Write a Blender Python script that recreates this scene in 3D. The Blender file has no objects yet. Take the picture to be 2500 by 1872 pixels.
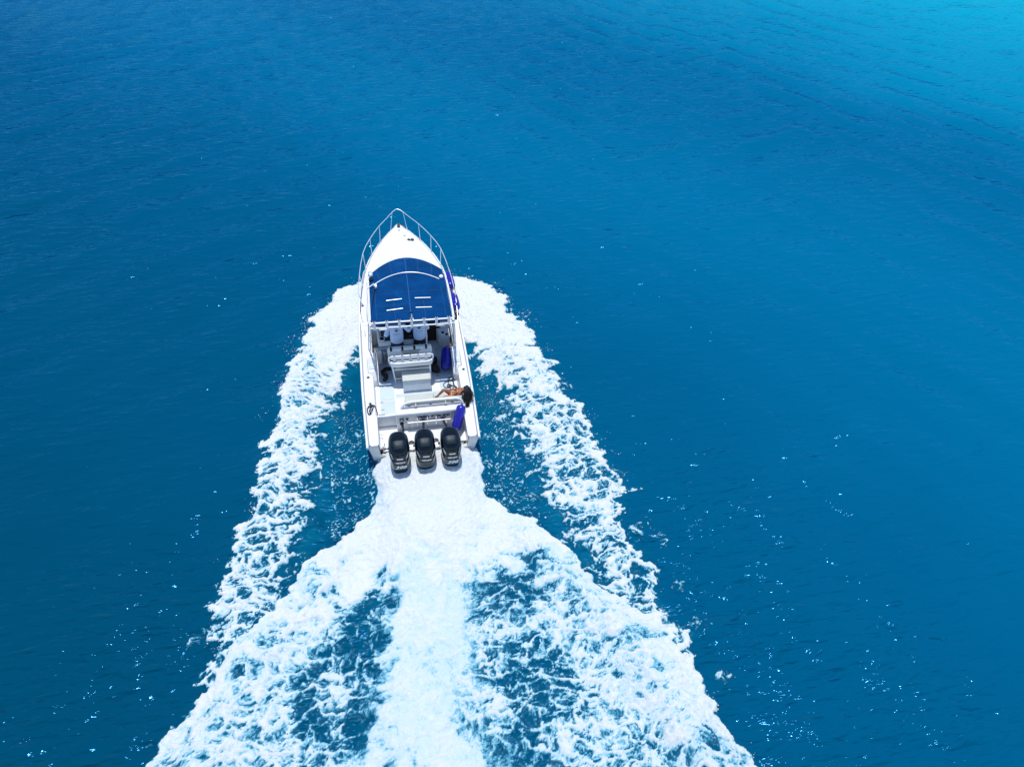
import bpy, bmesh, math, random
import numpy as np
from mathutils import Vector, Matrix, Euler

random.seed(7)
RS = np.random.RandomState(11)
scene = bpy.context.scene
COL = scene.collection
PI = math.pi

# ------------------------------------------------------------------ camera, sky, sun, exposure
cd = bpy.data.cameras.new("camera")
cam = bpy.data.objects.new("camera", cd)
COL.objects.link(cam)
scene.camera = cam
cd.sensor_width = 36.0
cd.lens = 36.0 * 1800.0 / 2500.0
cd.clip_end = 20000.0
cam.location = (0.0063, -13.8788, 15.6569)
cam.rotation_euler = (math.radians(90 - 42.733), 0.0, math.radians(-10.066))

SUN = Vector((0.02, 0.06, 1.0)).normalized()          # towards the sun, almost overhead
SUN_EL = math.asin(SUN.z)
SUN_AZ = math.atan2(SUN.x, SUN.y)                       # clockwise from +Y
world = bpy.data.worlds.new("World")
scene.world = world
world.use_nodes = True
wn = world.node_tree
for n in list(wn.nodes):
    wn.nodes.remove(n)
sky = wn.nodes.new("ShaderNodeTexSky")
sky.sky_type = 'NISHITA'
sky.sun_disc = False
sky.sun_elevation = SUN_EL
sky.sun_rotation = SUN_AZ
sky.altitude = 0
sky.air_density = 1.0
sky.dust_density = 0.0
sky.ozone_density = 3.0
bg = wn.nodes.new("ShaderNodeBackground")
bg.inputs["Strength"].default_value = 0.14
wo = wn.nodes.new("ShaderNodeOutputWorld")
wn.links.new(sky.outputs[0], bg.inputs["Color"])
wn.links.new(bg.outputs[0], wo.inputs["Surface"])

sl = bpy.data.lights.new("sun", 'SUN')
sl.energy = 3.0
sl.angle = math.radians(0.53)
sl.color = (1.0, 0.985, 0.96)
sun = bpy.data.objects.new("sun", sl)
COL.objects.link(sun)
sun.rotation_euler = SUN.to_track_quat('Z', 'Y').to_euler()
sun.location = (0, 0, 60)

vs = scene.view_settings
vs.view_transform = 'Standard'
vs.look = 'None'
vs.exposure = 0.40
vs.gamma = 1.0
vs.use_curve_mapping = False
scene.display_settings.display_device = 'sRGB'
scene.render.engine = 'CYCLES'
scene.cycles.use_denoising = True
scene.cycles.max_bounces = 8
scene.cycles.transparent_max_bounces = 8
scene.cycles.caustics_reflective = False
scene.cycles.caustics_refractive = False

# ------------------------------------------------------------------ helpers
BOAT_M = (Matrix.Rotation(math.radians(2.573), 4, 'X') @ Matrix.Rotation(math.radians(2.370), 4, 'Y'))


def tag(o, label=None, cat=None, group=None, kind=None):
    if label: o['label'] = label
    if cat: o['category'] = cat
    if group: o['group'] = group
    if kind: o['kind'] = kind
    return o


def mesh_np(name, co, quads):
    """big quad mesh straight from numpy arrays"""
    me = bpy.data.meshes.new(name)
    me.vertices.add(len(co))
    me.vertices.foreach_set("co", np.ascontiguousarray(co, dtype=np.float32).ravel())
    nq = len(quads)
    me.loops.add(nq * 4)
    me.loops.foreach_set("vertex_index", np.ascontiguousarray(quads, dtype=np.int32).ravel())
    me.polygons.add(nq)
    me.polygons.foreach_set("loop_start", np.arange(0, nq * 4, 4, dtype=np.int32))
    me.polygons.foreach_set("loop_total", np.full(nq, 4, dtype=np.int32))
    me.polygons.foreach_set("use_smooth", np.ones(nq, dtype=bool))
    me.update(calc_edges=True)
    return me


class MB:
    """collects shapes; build() links them as ONE mesh object"""
    def __init__(s):
        s.v = []; s.f = []

    def add(s, verts, faces):
        k = len(s.v)
        s.v += [tuple(p) for p in verts]
        s.f += [tuple(i + k for i in f) for f in faces]
        return s

    def bm(s, b, M=None):
        b.verts.index_update()
        vs_ = [(M @ v.co if M else v.co.copy()) for v in b.verts]
        s.add([tuple(v) for v in vs_], [tuple(v.index for v in f.verts) for f in b.faces])
        b.free()
        return s

    def box(s, lo, hi, bev=0.0, seg=2, M=None):
        b = bmesh.new()
        bmesh.ops.create_cube(b, size=1.0)
        for v in b.verts:
            v.co = Vector([lo[i] if v.co[i] < 0 else hi[i] for i in range(3)])
        if bev > 0:
            bmesh.ops.bevel(b, geom=list(b.edges), offset=bev, segments=seg, profile=0.5, affect='EDGES')
        return s.bm(b, M)

    def prism(s, poly, axis, a, c, bev=0.0, seg=2, M=None):
        """poly: 2D points; extruded along axis ('x','y','z') from a to c"""
        def P(p, t):
            return {'x': (t, p[0], p[1]), 'y': (p[0], t, p[1]), 'z': (p[0], p[1], t)}[axis]
        b = bmesh.new()
        lo = [b.verts.new(P(p, a)) for p in poly]
        hi = [b.verts.new(P(p, c)) for p in poly]
        n = len(poly)
        b.faces.new(lo); b.faces.new(list(reversed(hi)))
        for i in range(n):
            j = (i + 1) % n
            b.faces.new((lo[j], lo[i], hi[i], hi[j]))
        bmesh.ops.recalc_face_normals(b, faces=list(b.faces))
        if bev > 0:
            bmesh.ops.bevel(b, geom=list(b.edges), offset=bev, segments=seg, profile=0.5, affect='EDGES')
        return s.bm(b, M)

    def tube(s, path, r, n=8, cap=True, closed=False):
        pts = [Vector(p) for p in path]
        m = len(pts)
        rad = r if isinstance(r, (list, tuple)) else [r] * m
        rings = []
        up = None
        for i, p in enumerate(pts):
            if closed:
                t = (pts[(i + 1) % m] - pts[i - 1])
            else:
                t = (pts[min(i + 1, m - 1)] - pts[max(i - 1, 0)])
            t.normalize()
            if up is None:
                up = Vector((0, 0, 1)) if abs(t.z) < 0.9 else Vector((0, 1, 0))
            a = t.cross(up)
            if a.length < 1e-5:
                a = t.cross(Vector((1, 0, 0)))
            a.normalize()
            b = a.cross(t).normalized()
            up = b
            rings.append([p + (a * math.cos(2 * PI * k / n) + b * math.sin(2 * PI * k / n)) * rad[i] for k in range(n)])
        V = [tuple(q) for R in rings for q in R]
        F = []
        for i in range(m if closed else m - 1):
            j = (i + 1) % m
            for k in range(n):
                l = (k + 1) % n
                F.append((i * n + k, i * n + l, j * n + l, j * n + k))
        if cap and not closed:
            F.append(tuple(range(n - 1, -1, -1)))
            F.append(tuple((m - 1) * n + k for k in range(n)))
        return s.add(V, F)

    def lathe(s, prof, n=16, M=None):
        """prof: (r, z) points around z"""
        V = []; F = []
        for r, z in prof:
            for k in range(n):
                V.append((r * math.cos(2 * PI * k / n), r * math.sin(2 * PI * k / n), z))
        for i in range(len(prof) - 1):
            for k in range(n):
                l = (k + 1) % n
                F.append((i * n + k, i * n + l, (i + 1) * n + l, (i + 1) * n + k))
        F.append(tuple(range(n - 1, -1, -1)))
        F.append(tuple((len(prof) - 1) * n + k for k in range(n)))
        if M: V = [tuple(M @ Vector(v)) for v in V]
        return s.add(V, F)

    def ball(s, c, r, sub=2):
        b = bmesh.new()
        bmesh.ops.create_icosphere(b, subdivisions=sub, radius=1.0)
        rr = r if isinstance(r, (tuple, list)) else (r, r, r)
        for v in b.verts:
            v.co = Vector((v.co.x * rr[0] + c[0], v.co.y * rr[1] + c[1], v.co.z * rr[2] + c[2]))
        return s.bm(b)

    def grid(s, rows, closed=False):
        """rows: list of equal-length point rows -> quads"""
        n = len(rows[0])
        V = [p for R in rows for p in R]
        F = []
        for i in range(len(rows) - 1):
            for k in range(n if closed else n - 1):
                l = (k + 1) % n
                F.append((i * n + k, i * n + l, (i + 1) * n + l, (i + 1) * n + k))
        return s.add(V, F)

    def mesh(s, name, mat, ang=35, fix=True):
        me = bpy.data.meshes.new(name)
        me.from_pydata(s.v, [], s.f)
        if fix:
            b = bmesh.new(); b.from_mesh(me)
            bmesh.ops.recalc_face_normals(b, faces=list(b.faces))
            b.to_mesh(me); b.free()
        me.polygons.foreach_set("use_smooth", [True] * len(me.polygons))
        if ang < 180:
            me.set_sharp_from_angle(angle=math.radians(ang))
        if mat: me.materials.append(mat)
        me.update()
        return me

    def build(s, name, mat, parent=None, ang=35, fix=True):
        return link(name, s.mesh(name, mat, ang, fix), parent)


def link(name, me, parent=None):
    o = bpy.data.objects.new(name, me)
    COL.objects.link(o)
    if parent: o.parent = parent
    return o


def empty(name, loc=(0, 0, 0), M=None):
    o = bpy.data.objects.new(name, None)
    o.empty_display_size = 0.3
    COL.objects.link(o)
    if M is not None: o.matrix_world = M
    else: o.location = loc
    return o


def on_boat(loc):
    """matrix of a separate thing standing at boat coordinates loc"""
    return BOAT_M @ Matrix.Translation(Vector(loc))


def shift(mb, loc):
    """boat coordinates -> coordinates about loc"""
    mb.v = [(p[0] - loc[0], p[1] - loc[1], p[2] - loc[2]) for p in mb.v]
    return mb


def lerp(t, xs, ys):
    return float(np.interp(t, xs, ys))


# ------------------------------------------------------------------ materials
def nt(name):
    m = bpy.data.materials.new(name)
    m.use_nodes = True
    t = m.node_tree
    return m, t, t.nodes["Principled BSDF"]


def mat(name, col, rough=0.4, metal=0.0, spec=0.5, var=0.0, vscale=6.0, bump=0.0, bscale=30.0, coat=0.0):
    m, t, p = nt(name)
    p.inputs["Base Color"].default_value = (*col, 1)
    p.inputs["Roughness"].default_value = rough
    p.inputs["Metallic"].default_value = metal
    p.inputs["Specular IOR Level"].default_value = spec
    p.inputs["Coat Weight"].default_value = coat
    p.inputs["Coat Roughness"].default_value = 0.05
    if var > 0 or bump > 0:
        tc = t.nodes.new("ShaderNodeTexCoord")
    if var > 0:
        nz = t.nodes.new("ShaderNodeTexNoise")
        nz.inputs["Scale"].default_value = vscale
        nz.inputs["Detail"].default_value = 6
        nz.inputs["Roughness"].default_value = 0.65
        mp = t.nodes.new("ShaderNodeMapRange")
        mp.inputs["From Min"].default_value = 0.3
        mp.inputs["From Max"].default_value = 0.7
        mp.inputs["To Min"].default_value = 1 - var
        mp.inputs["To Max"].default_value = 1 + var * 0.4
        mx = t.nodes.new("ShaderNodeVectorMath"); mx.operation = 'SCALE'
        mx.inputs[0].default_value = col
        t.links.new(tc.outputs["Object"], nz.inputs["Vector"])
        t.links.new(nz.outputs["Fac"], mp.inputs["Value"])
        t.links.new(mp.outputs[0], mx.inputs["Scale"])
        t.links.new(mx.outputs[0], p.inputs["Base Color"])
        rr = t.nodes.new("ShaderNodeMapRange")
        rr.inputs["To Min"].default_value = max(0.02, rough - 0.1)
        rr.inputs["To Max"].default_value = min(1, rough + 0.12)
        t.links.new(nz.outputs["Fac"], rr.inputs["Value"])
        t.links.new(rr.outputs[0], p.inputs["Roughness"])
    if bump > 0:
        nb = t.nodes.new("ShaderNodeTexNoise")
        nb.inputs["Scale"].default_value = bscale
        nb.inputs["Detail"].default_value = 4
        bp = t.nodes.new("ShaderNodeBump")
        bp.inputs["Strength"].default_value = bump
        bp.inputs["Distance"].default_value = 0.02
        t.links.new(tc.outputs["Object"], nb.inputs["Vector"])
        t.links.new(nb.outputs["Fac"], bp.inputs["Height"])
        t.links.new(bp.outputs[0], p.inputs["Normal"])
    return m


M = {}
M['gel'] = mat("white_gelcoat", (0.74, 0.745, 0.745), 0.25, var=0.05, vscale=3)
M['nonskid'] = mat("nonskid_deck", (0.50, 0.59, 0.66), 0.6, var=0.06, vscale=5, bump=0.15, bscale=160)
M['cushion'] = mat("grey_vinyl", (0.50, 0.52, 0.47), 0.5, var=0.08, vscale=8, bump=0.1, bscale=40)
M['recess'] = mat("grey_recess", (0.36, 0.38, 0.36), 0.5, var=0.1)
M['steel'] = mat("polished_steel", (0.86, 0.88, 0.90), 0.32, metal=0.75)
M['chrome'] = mat("chrome_tube", (0.62, 0.62, 0.64), 0.16, metal=1.0)
M['faintseam'] = mat("faint_seam", (0.0, 0.056, 0.19), 0.75)
M['alu'] = mat("white_painted_tube", (0.80, 0.80, 0.80), 0.25)
M['black'] = mat("black_plastic", (0.008, 0.008, 0.01), 0.4)
M['hole'] = mat("dark_hole", (0.004, 0.004, 0.005), 0.8)
M['cowl'] = mat("black_gloss_cowl", (0.001, 0.004, 0.008), 0.10, spec=0.35, coat=0.15, var=0.2, vscale=5)
M['satin'] = mat("dark_satin_panel", (0.003, 0.014, 0.025), 0.45, spec=0.22, var=0.25, vscale=7)
M['plate'] = mat("dark_grey_plate", (0.018, 0.042, 0.055), 0.4, var=0.2, vscale=10)
M['white'] = mat("white_print", (0.82, 0.82, 0.82), 0.5)
M['silver'] = mat("silver_decal", (0.5, 0.54, 0.58), 0.3, metal=0.4)
M['navy'] = mat("navy_lettering", (0.006, 0.028, 0.15), 0.5)
M['rubber'] = mat("dark_grey_rubber", (0.035, 0.038, 0.042), 0.6, var=0.2)
M['trim'] = mat("grey_trim", (0.32, 0.34, 0.37), 0.4)
M['fender'] = mat("blue_vinyl_fender", (0.016, 0.014, 0.30), 0.22, var=0.12, vscale=4)
M['fendcap'] = mat("blue_fender_end", (0.012, 0.012, 0.16), 0.35)
M['rope'] = mat("dark_rope", (0.018, 0.018, 0.02), 0.8, bump=0.4, bscale=200)
M['palerope'] = mat("pale_rope", (0.45, 0.43, 0.36), 0.8, bump=0.4, bscale=200)
M['dash'] = mat("dark_dash", (0.010, 0.013, 0.014), 0.35, var=0.2)
M['wood'] = mat("dark_brown_door", (0.030, 0.012, 0.008), 0.4, var=0.3)
M['skin'] = mat("tanned_skin", (0.33, 0.125, 0.058), 0.45, var=0.12, vscale=14)
M['darkskin'] = mat("brown_skin", (0.17, 0.08, 0.045), 0.45, var=0.12, vscale=14)
M['shirt'] = mat("pale_blue_shirt", (0.66, 0.77, 0.99), 0.8, var=0.06, bump=0.5, bscale=9)
M['shorts'] = mat("dark_shorts", (0.012, 0.016, 0.026), 0.8, bump=0.4, bscale=14)
M['hair'] = mat("black_hair", (0.006, 0.005, 0.006), 0.42)
M['yellow'] = mat("yellow_bikini", (0.75, 0.50, 0.10), 0.7)
M['pink'] = mat("pink_tie", (0.75, 0.16, 0.24), 0.7)
M['towel'] = mat("navy_towel", (0.02, 0.045, 0.14), 0.9, bump=0.5, bscale=120)
M['brown'] = mat("dark_brown_cloth", (0.022, 0.010, 0.008), 0.7, bump=0.4, bscale=20)
M['glassdark'] = mat("tinted_glass", (0.02, 0.03, 0.035), 0.05)
M['screen'] = mat("instrument_face", (0.02, 0.10, 0.13), 0.2)
M['green'] = mat("dark_green_cover", (0.02, 0.06, 0.06), 0.4)
M['shirtblue'] = mat("blue_shirt_print", (0.01, 0.08, 0.28), 0.8)
M['eye'] = mat("eye_dark", (0.01, 0.008, 0.006), 0.2)
M['lip'] = mat("lip_red", (0.30, 0.07, 0.05), 0.4)


def canvas_mat():
    m, t, p = nt("blue_canvas")
    tc = t.nodes.new("ShaderNodeTexCoord")
    n1 = t.nodes.new("ShaderNodeTexNoise"); n1.inputs["Scale"].default_value = 2.2; n1.inputs["Detail"].default_value = 7
    n1.inputs["Roughness"].default_value = 0.6
    cr = t.nodes.new("ShaderNodeValToRGB")
    cr.color_ramp.elements[0].position = 0.36; cr.color_ramp.elements[0].color = (0.0, 0.035, 0.125, 1)
    cr.color_ramp.elements[1].position = 0.62; cr.color_ramp.elements[1].color = (0.0, 0.047, 0.165, 1)
    e = cr.color_ramp.elements.new(0.74); e.color = (0.003, 0.060, 0.20, 1)
    n2 = t.nodes.new("ShaderNodeTexNoise"); n2.inputs["Scale"].default_value = 3.5; n2.inputs["Detail"].default_value = 3
    bp = t.nodes.new("ShaderNodeBump"); bp.inputs["Strength"].default_value = 0.9; bp.inputs["Distance"].default_value = 0.04
    t.links.new(tc.outputs["Object"], n1.inputs["Vector"])
    t.links.new(tc.outputs["Object"], n2.inputs["Vector"])
    t.links.new(n1.outputs["Fac"], cr.inputs["Fac"])
    t.links.new(cr.outputs["Color"], p.inputs["Base Color"])
    t.links.new(n2.outputs["Fac"], bp.inputs["Height"])
    t.links.new(bp.outputs[0], p.inputs["Normal"])
    p.inputs["Roughness"].default_value = 0.75
    p.inputs["Specular IOR Level"].default_value = 0.05
    return m


M['canvas'] = canvas_mat()
M['seam'] = mat("canvas_seam", (0.006, 0.075, 0.25), 0.7)

# ------------------------------------------------------------------ water: heights and foam from the same fields
def hash2(ix, iy, seed):
    h = (ix.astype(np.int64) * 374761393 + iy.astype(np.int64) * 668265263 + seed * 982451653) & 0xFFFFFFFF
    h = ((h ^ (h >> 13)) * 1274126177) & 0xFFFFFFFF
    return ((h ^ (h >> 16)) & 0xFFFFFF).astype(np.float32) / np.float32(0xFFFFFF)


def perlin(x, y, seed):
    ix = np.floor(x); iy = np.floor(y)
    fx = (x - ix).astype(np.float32); fy = (y - iy).astype(np.float32)
    u = fx * fx * fx * (fx * (fx * 6 - 15) + 10); v = fy * fy * fy * (fy * (fy * 6 - 15) + 10)

    def g(dx, dy):
        a = hash2(ix + dx, iy + dy, seed) * np.float32(2 * PI)
        return np.cos(a) * (fx - dx) + np.sin(a) * (fy - dy)
    a = g(0, 0); b = g(1, 0); c = g(0, 1); d = g(1, 1)
    return (a + u * (b - a) + v * ((c + u * (d - c)) - (a + u * (b - a)))) * np.float32(1.5)


def fbm(x, y, seed, octv=4, gain=0.5):
    s = 0; a = 1.0; n = 0.0; f = 1.0
    for k in range(octv):
        s = s + a * perlin(x * f + 17.3 * k, y * f - 9.1 * k, seed + k)
        n += a; a *= gain; f *= 2.03
    return s / n


def worley(x, y, seed):
    """F1 and F2 distances"""
    ix = np.floor(x); iy = np.floor(y)
    f1 = np.full(x.shape, 9.0, np.float32); f2 = f1.copy()
    for dx in (-1, 0, 1):
        for dy in (-1, 0, 1):
            px = ix + dx + hash2(ix + dx, iy + dy, seed); py = iy + dy + hash2(ix + dx, iy + dy, seed + 77)
            d = np.sqrt((px - x) ** 2 + (py - y) ** 2).astype(np.float32)
            f2 = np.minimum(f2, np.maximum(f1, d)); f1 = np.minimum(f1, d)
    return f1, f2


def sstep(a, b, x):
    t = np.clip((x - a) / (b - a), 0, 1)
    return t * t * (3 - 2 * t)


# outlines of the wake on the water, metres (boat stern at the origin, heading +Y)
LOUT = [(9.3, -1.50), (8.8, -2.25), (8.2, -2.67), (6.12, -3.53), (4.67, -3.99), (2.99, -4.19), (1.66, -4.31), (0.44, -4.43), (-0.97, -4.63), (-1.96, -4.84),
        (-3.0, -5.07), (-3.98, -5.18), (-4.91, -5.15), (-6.2, -5.3), (-14, -6.3)]
LIN = [(9.3, -0.9), (6.93, -1.25), (5.22, -1.70), (3.88, -2.05), (2.26, -2.3), (1.13, -2.37), (-0.23, -2.51), (-1.16, -2.72), (-2.17, -2.88), (-4.0, -3.2), (-14, -4.0)]
ROUT = [(9.3, 1.45), (8.94, 1.94), (8.1, 2.78), (6.94, 3.5), (5.69, 3.87), (3.44, 4.2), (2.07, 4.49), (0.8, 4.83), (-0.62, 4.98), (-1.42, 5.1), (-2.53, 5.0),
        (-3.51, 4.85), (-4.93, 5.04), (-5.8, 5.09), (-14, 6.0)]
RIN = [(9.3, 0.9), (6.32, 1.35), (5.0, 1.72), (3.61, 1.97), (2.07, 2.15), (0.3, 2.31), (-1.25, 2.33), (-2.07, 2.45), (-2.99, 2.9), (-14, 4.2)]
CLE = [(0.55, -1.30), (-0.75, -1.45), (-1.44, -1.57), (-2.13, -2.30), (-3.3, -3.42), (-4.15, -4.23), (-5.16, -4.95), (-6.61, -5.81), (-7.07, -6.09), (-14, -9.5)]
CRE = [(0.45, 1.45), (-0.03, 1.63), (-1.28, 1.55), (-2.08, 2.03), (-2.9, 2.85), (-4.55, 3.80), (-5.99, 4.8), (-7.83, 5.42), (-9.19, 5.87), (-14, 7.6)]


SCRAPS = [(4.6, 2.3, 0.3), (4.9, -1.3, 0.36), (4.95, -1.95, 0.26), (5.45, -3.3, 0.34), (5.7, -3.65, 0.28), (5.6, -4.9, 0.22), (5.6, -6.1, 0.26), (-5.2, -3.1, 0.18), (-5.3, -4.2, 0.2), (-5.6, -4.5, 0.18), (-5.6, -6.2, 0.22), (-6.2, -6.6, 0.2), (5.9, -7.3, 0.22), (4.3, 4.2, 0.16), (-4.55, 0.1, 0.18)]


def edge(tab, y):
    ys = np.array([p[0] for p in tab])[::-1]; xs = np.array([p[1] for p in tab])[::-1]
    return np.interp(y, ys, xs).astype(np.float32)


_w = []
for k in range(64):
    train = k % 3
    lam = math.exp(RS.uniform(math.log(0.5), math.log(3.6)))
    az = [math.radians(59), math.radians(-43), math.radians(20)][train] - math.radians(0) + RS.normal(0, 0.28)
    # crest direction measured clockwise from the camera's forward direction
    cr = -math.radians(10.066) * -1 + az
    nx, ny = math.cos(cr), -math.sin(cr)
    slope = (0.016 if lam < 1.0 else 0.030) * (1.0 if train < 2 else 0.6) * RS.uniform(0.5, 1.2)
    kk = 2 * PI / lam
    _w.append((kk * nx, kk * ny, slope / kk, RS.uniform(0, 2 * PI), train))


def sea_h(x, y):
    h = np.zeros(x.shape, np.float32)
    m0 = 0.75 + 0.9 * perlin(x * 0.085, y * 0.085, 5) + 0.25 * np.tanh(-(x - 2) / 12.0)
    m1 = 0.75 + 0.9 * perlin(x * 0.085 + 40, y * 0.085, 6) + 0.25 * np.tanh((x - 2) / 12.0)
    mods = (np.clip(m0, 0.1, 2), np.clip(m1, 0.1, 2), np.ones_like(h))
    for a, b, amp, ph, tr in _w:
        h += mods[tr] * np.float32(amp) * np.sin(a * x + b * y + ph).astype(np.float32)
    return h


def wake_h(x, y):
    """swell thrown up by the boat"""
    h = np.zeros(x.shape, np.float32)
    for out, inn, s in ((LOUT, LIN, -1), (ROUT, RIN, 1)):
        xo = edge(out, y); xi = edge(inn, y)
        c = xo * 0.72 + xi * 0.28
        w = np.maximum(0.25, np.abs(xo - xi) * 0.42)
        fade = sstep(9.2, 8.2, y) * (0.35 + 0.65 * sstep(-9, 3, y))
        h += 0.24 * fade * np.exp(-((x - c) / w) ** 2)
        tr = (xi + s * -0.35)
        h -= 0.10 * fade * sstep(-4, 1, y) * np.exp(-((x - tr) / 0.5) ** 2)
    ax = -0.09 * np.clip(-y, 0, 20)                      # the wash drifts a little to port
    d = x - ax
    h += 0.26 * sstep(-0.4, -2.6, y) * (0.45 + 0.55 * sstep(-9, -2, y)) * np.exp(-(d / (0.75 + 0.02 * np.clip(-y, 0, 12))) ** 2)
    for tab in (CLE, CRE):
        xe = edge(tab, y)
        h += 0.17 * sstep(-1.2, -2.8, y) * np.exp(-((x - xe * 0.86) / 0.55) ** 2)
    h += 0.36 * sstep(0.45, -0.35, y) * sstep(-4.2, -1.2, y) * np.exp(-(x / 1.30) ** 6)   # boil heaped up round the motors
    h += 0.22 * sstep(1.6, 0.4, y) * sstep(-1.2, -0.3, y) * np.exp(-(x / 1.9) ** 6)
    return h


def foam_fields(x, y):
    """returns foam thickness 0..1 and aeration 0..1"""
    wx = 0.30 * fbm(x * 0.9, y * 0.9, 21, 3) + 0.12 * fbm(x * 3.1, y * 3.1, 24, 3)
    wy = 0.30 * fbm(x * 0.9 + 31, y * 0.9, 27, 3) + 0.12 * fbm(x * 3.1 + 11, y * 3.1, 29, 3)
    X = x + wx; Y = y + wy
    big = fbm(x * 0.75, y * 0.6, 41, 3) * 1.5
    mid = fbm(X * 1.7, Y * 2.0, 43, 4, 0.6) * 1.6
    fine = fbm(X * 6.5, Y * 8.0, 47, 4, 0.65) * 1.5
    f1, f2 = worley(X * 2.3 + 0.3 * fine, Y * 3.0, 51)
    lace = 1 - sstep(0.0, 0.30, f2 - f1)
    g1, g2 = worley(X * 5.6 + 0.25 * fine, Y * 7.2, 57)
    lace2 = 1 - sstep(0.0, 0.34, g2 - g1)
    D = np.full(x.shape, -0.6, np.float32); armw = np.zeros(x.shape, np.float32)
    solid = np.zeros(x.shape, np.float32)
    aer = np.zeros(x.shape, np.float32)
    # the two bow-wave arms
    for out, inn, s in ((LOUT, LIN, -1), (ROUT, RIN, 1)):
        lob = np.abs(fbm(x * 0.25 + 3 * s, y * 1.05, 61 + s, 2)) * 0.65 + np.abs(perlin(x * 0.6, y * 2.6, 65 + s)) * 0.28
        xo = edge(out, Y) + s * (0.16 * sstep(5, 0, Y)) + s * (lob - 0.20); xi = edge(inn, Y)
        wd = np.maximum(np.abs(xo - xi), 0.05)
        t = (X - xi) / (xo - xi)
        dist_o = (1 - t) * wd; dist_i = t * wd
        base = np.interp(y, [-14, -7, -3, 0.5, 3.0, 5.0, 7, 9], [0.60, 0.82, 0.88, 0.94, 1.06, 1.34, 1.65, 1.7]).astype(np.float32)
        rim = 0.42 * np.exp(-((dist_o - 0.12) / 0.13) ** 2) * sstep(6, 1, y)
        hw = 0.30 + 0.85 * sstep(5.5, 1.0, y)
        ti = sstep(-0.10, hw + 0.1, dist_i + 0.15 + 0.35 * fine * sstep(6, 2, y) + 0.40 * mid)
        so = sstep(-0.05, 0.10 + 0.35 * np.clip(big + 0.25, 0, 1), dist_o + 0.16 * fine)
        d = (base + rim) * ti * so + (1 - ti * so) * -0.7
        d = np.where((Y < 9.25), d, -0.7)
        armw = np.where(d > D, 1.0, armw).astype(np.float32); D = np.maximum(D, d)
        aer = np.maximum(aer, sstep(-0.7, 0.4, dist_i) * sstep(-0.25, 0.35, dist_o) * np.interp(y, [-9, 0, 6, 9], [0.25, 0.45, 0.7, 0.5]).astype(np.float32) * (y < 9.4))
    # scraps of foam torn off the arms
    for bx, by, br in SCRAPS:
        rr = np.hypot((X - bx) / (br * 2.2), (Y - by) / (br * 1.5))
        d = 0.46 - 1.2 * rr ** 2
        D = np.maximum(D, np.where(rr < 1, d, -0.7)); armw = np.where(rr < 1, 1.0, armw).astype(np.float32)
    # propeller wash and the two folds either side of it
    xl = edge(CLE, Y) - 0.25 * np.abs(perlin(y * 2.2, x * 0.3, 71)) * sstep(-1, -4, y); xr = edge(CRE, Y) + 0.25 * np.abs(perlin(y * 2.2, x * 0.3, 73)) * sstep(-1, -4, y)
    dl = X - xl; dr = xr - X
    de = np.minimum(dl, dr)
    ax = -0.085 * np.clip(-y, 0, 20)
    cw = 1.12 + 0.03 * np.clip(-y - 3, 0, 9)
    core = sstep(cw + 0.55, cw - 0.65, np.abs(x - ax + 0.55 * big + 0.42 * mid + 0.35 * perlin(x * 0.2, y * 0.55, 83)))
    fold = np.exp(-(np.clip(de, 0, 9) / np.interp(y, [-9, -3], [0.95, 1.25]).astype(np.float32)) ** 2)
    young = sstep(-5.2, -3.0, y + 0.8 * big + 0.6 * mid)
    outerR = sstep(1.5, 2.6, x + 0.5 * big) * 1.03 + sstep(-2.6, -3.5, x + 0.5 * big) * 1.03
    base = np.maximum.reduce([1.12 * core, 1.34 * fold, 1.4 * young, outerR + 0 * x, 0.78 + 0.42 * perlin(x * 0.85, y * 0.7, 87)])
    ins = sstep(-0.02, 0.10, de) * sstep(0.62, 0.35, y)
    d = base * ins + (1 - ins) * -0.7
    armw = np.where(d > D, 0.0, armw).astype(np.float32); D = np.maximum(D, d)
    aer = np.maximum(aer, ins * np.clip(0.12 + 0.88 * np.maximum(core, young), 0, 1))
    # flecks on the dark water between wash and arms, and near the stern
    fl = sstep(0.60, 0.80, fbm(X * 15.0, Y * 12.0, 58, 3, 0.6) * 0.75 + 0.5 + 0.22 * mid) * 0.62
    near = (np.abs(x) < 2.6) & (y > -2.6) & (y < 3.6)
    flk = np.where(near, sstep(3.6, 1.0, y), 0).astype(np.float32) * fl
    wisp = fbm(X * 3.4 + 2.2 * fine, Y * 6.0, 53, 5, 0.68) * 1.6
    strong = np.maximum.reduce([core, fold, young]) * ins
    lw = np.maximum(armw, np.clip(1.0 - strong, 0, 1) * 0.85 * ins)
    calm = 1 - 0.55 * core * ins * (1 - armw)
    st1 = fbm(X * 5.0 + 1.5 * fine, Y * 1.6, 55, 4, 0.62) * 1.5          # streaks drawn out along the wash
    v = D - 0.50 + calm * (0.42 * mid + 0.22 * big + (0.16 + 0.36 * lw) * (lace - 0.45) + (0.14 + 0.18 * lw) * (lace2 - 0.45) + 0.24 * fine + 0.36 * wisp + 0.22 * st1 * ins * (1 - armw))
    th = np.clip(v / (0.62 + 0.30 * (1 - armw)), 0, 1)
    th = np.maximum(th, np.where(D < 0.1, np.clip(flk - 0.17, 0, 0.5), 0))
    th = np.where(D < -0.45, np.where(near, th, 0), th)
    lump = 0.5 * mid + 0.30 * fine + 0.25 * lace2
    return th.astype(np.float32), np.clip(aer, 0, 1).astype(np.float32), lump.astype(np.float32)


def axis_coords(lo, hi, step, far):
    c = list(np.arange(lo, hi + 1e-6, step))
    d = step; a = c[-1]; up = []
    while a < far:
        d *= 1.16; a += d; up.append(a)
    d = step; a = c[0]; dn = []
    while a > -far:
        d *= 1.16; a -= d; dn.append(a)
    return np.array(dn[::-1] + c + up, dtype=np.float64)


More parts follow.
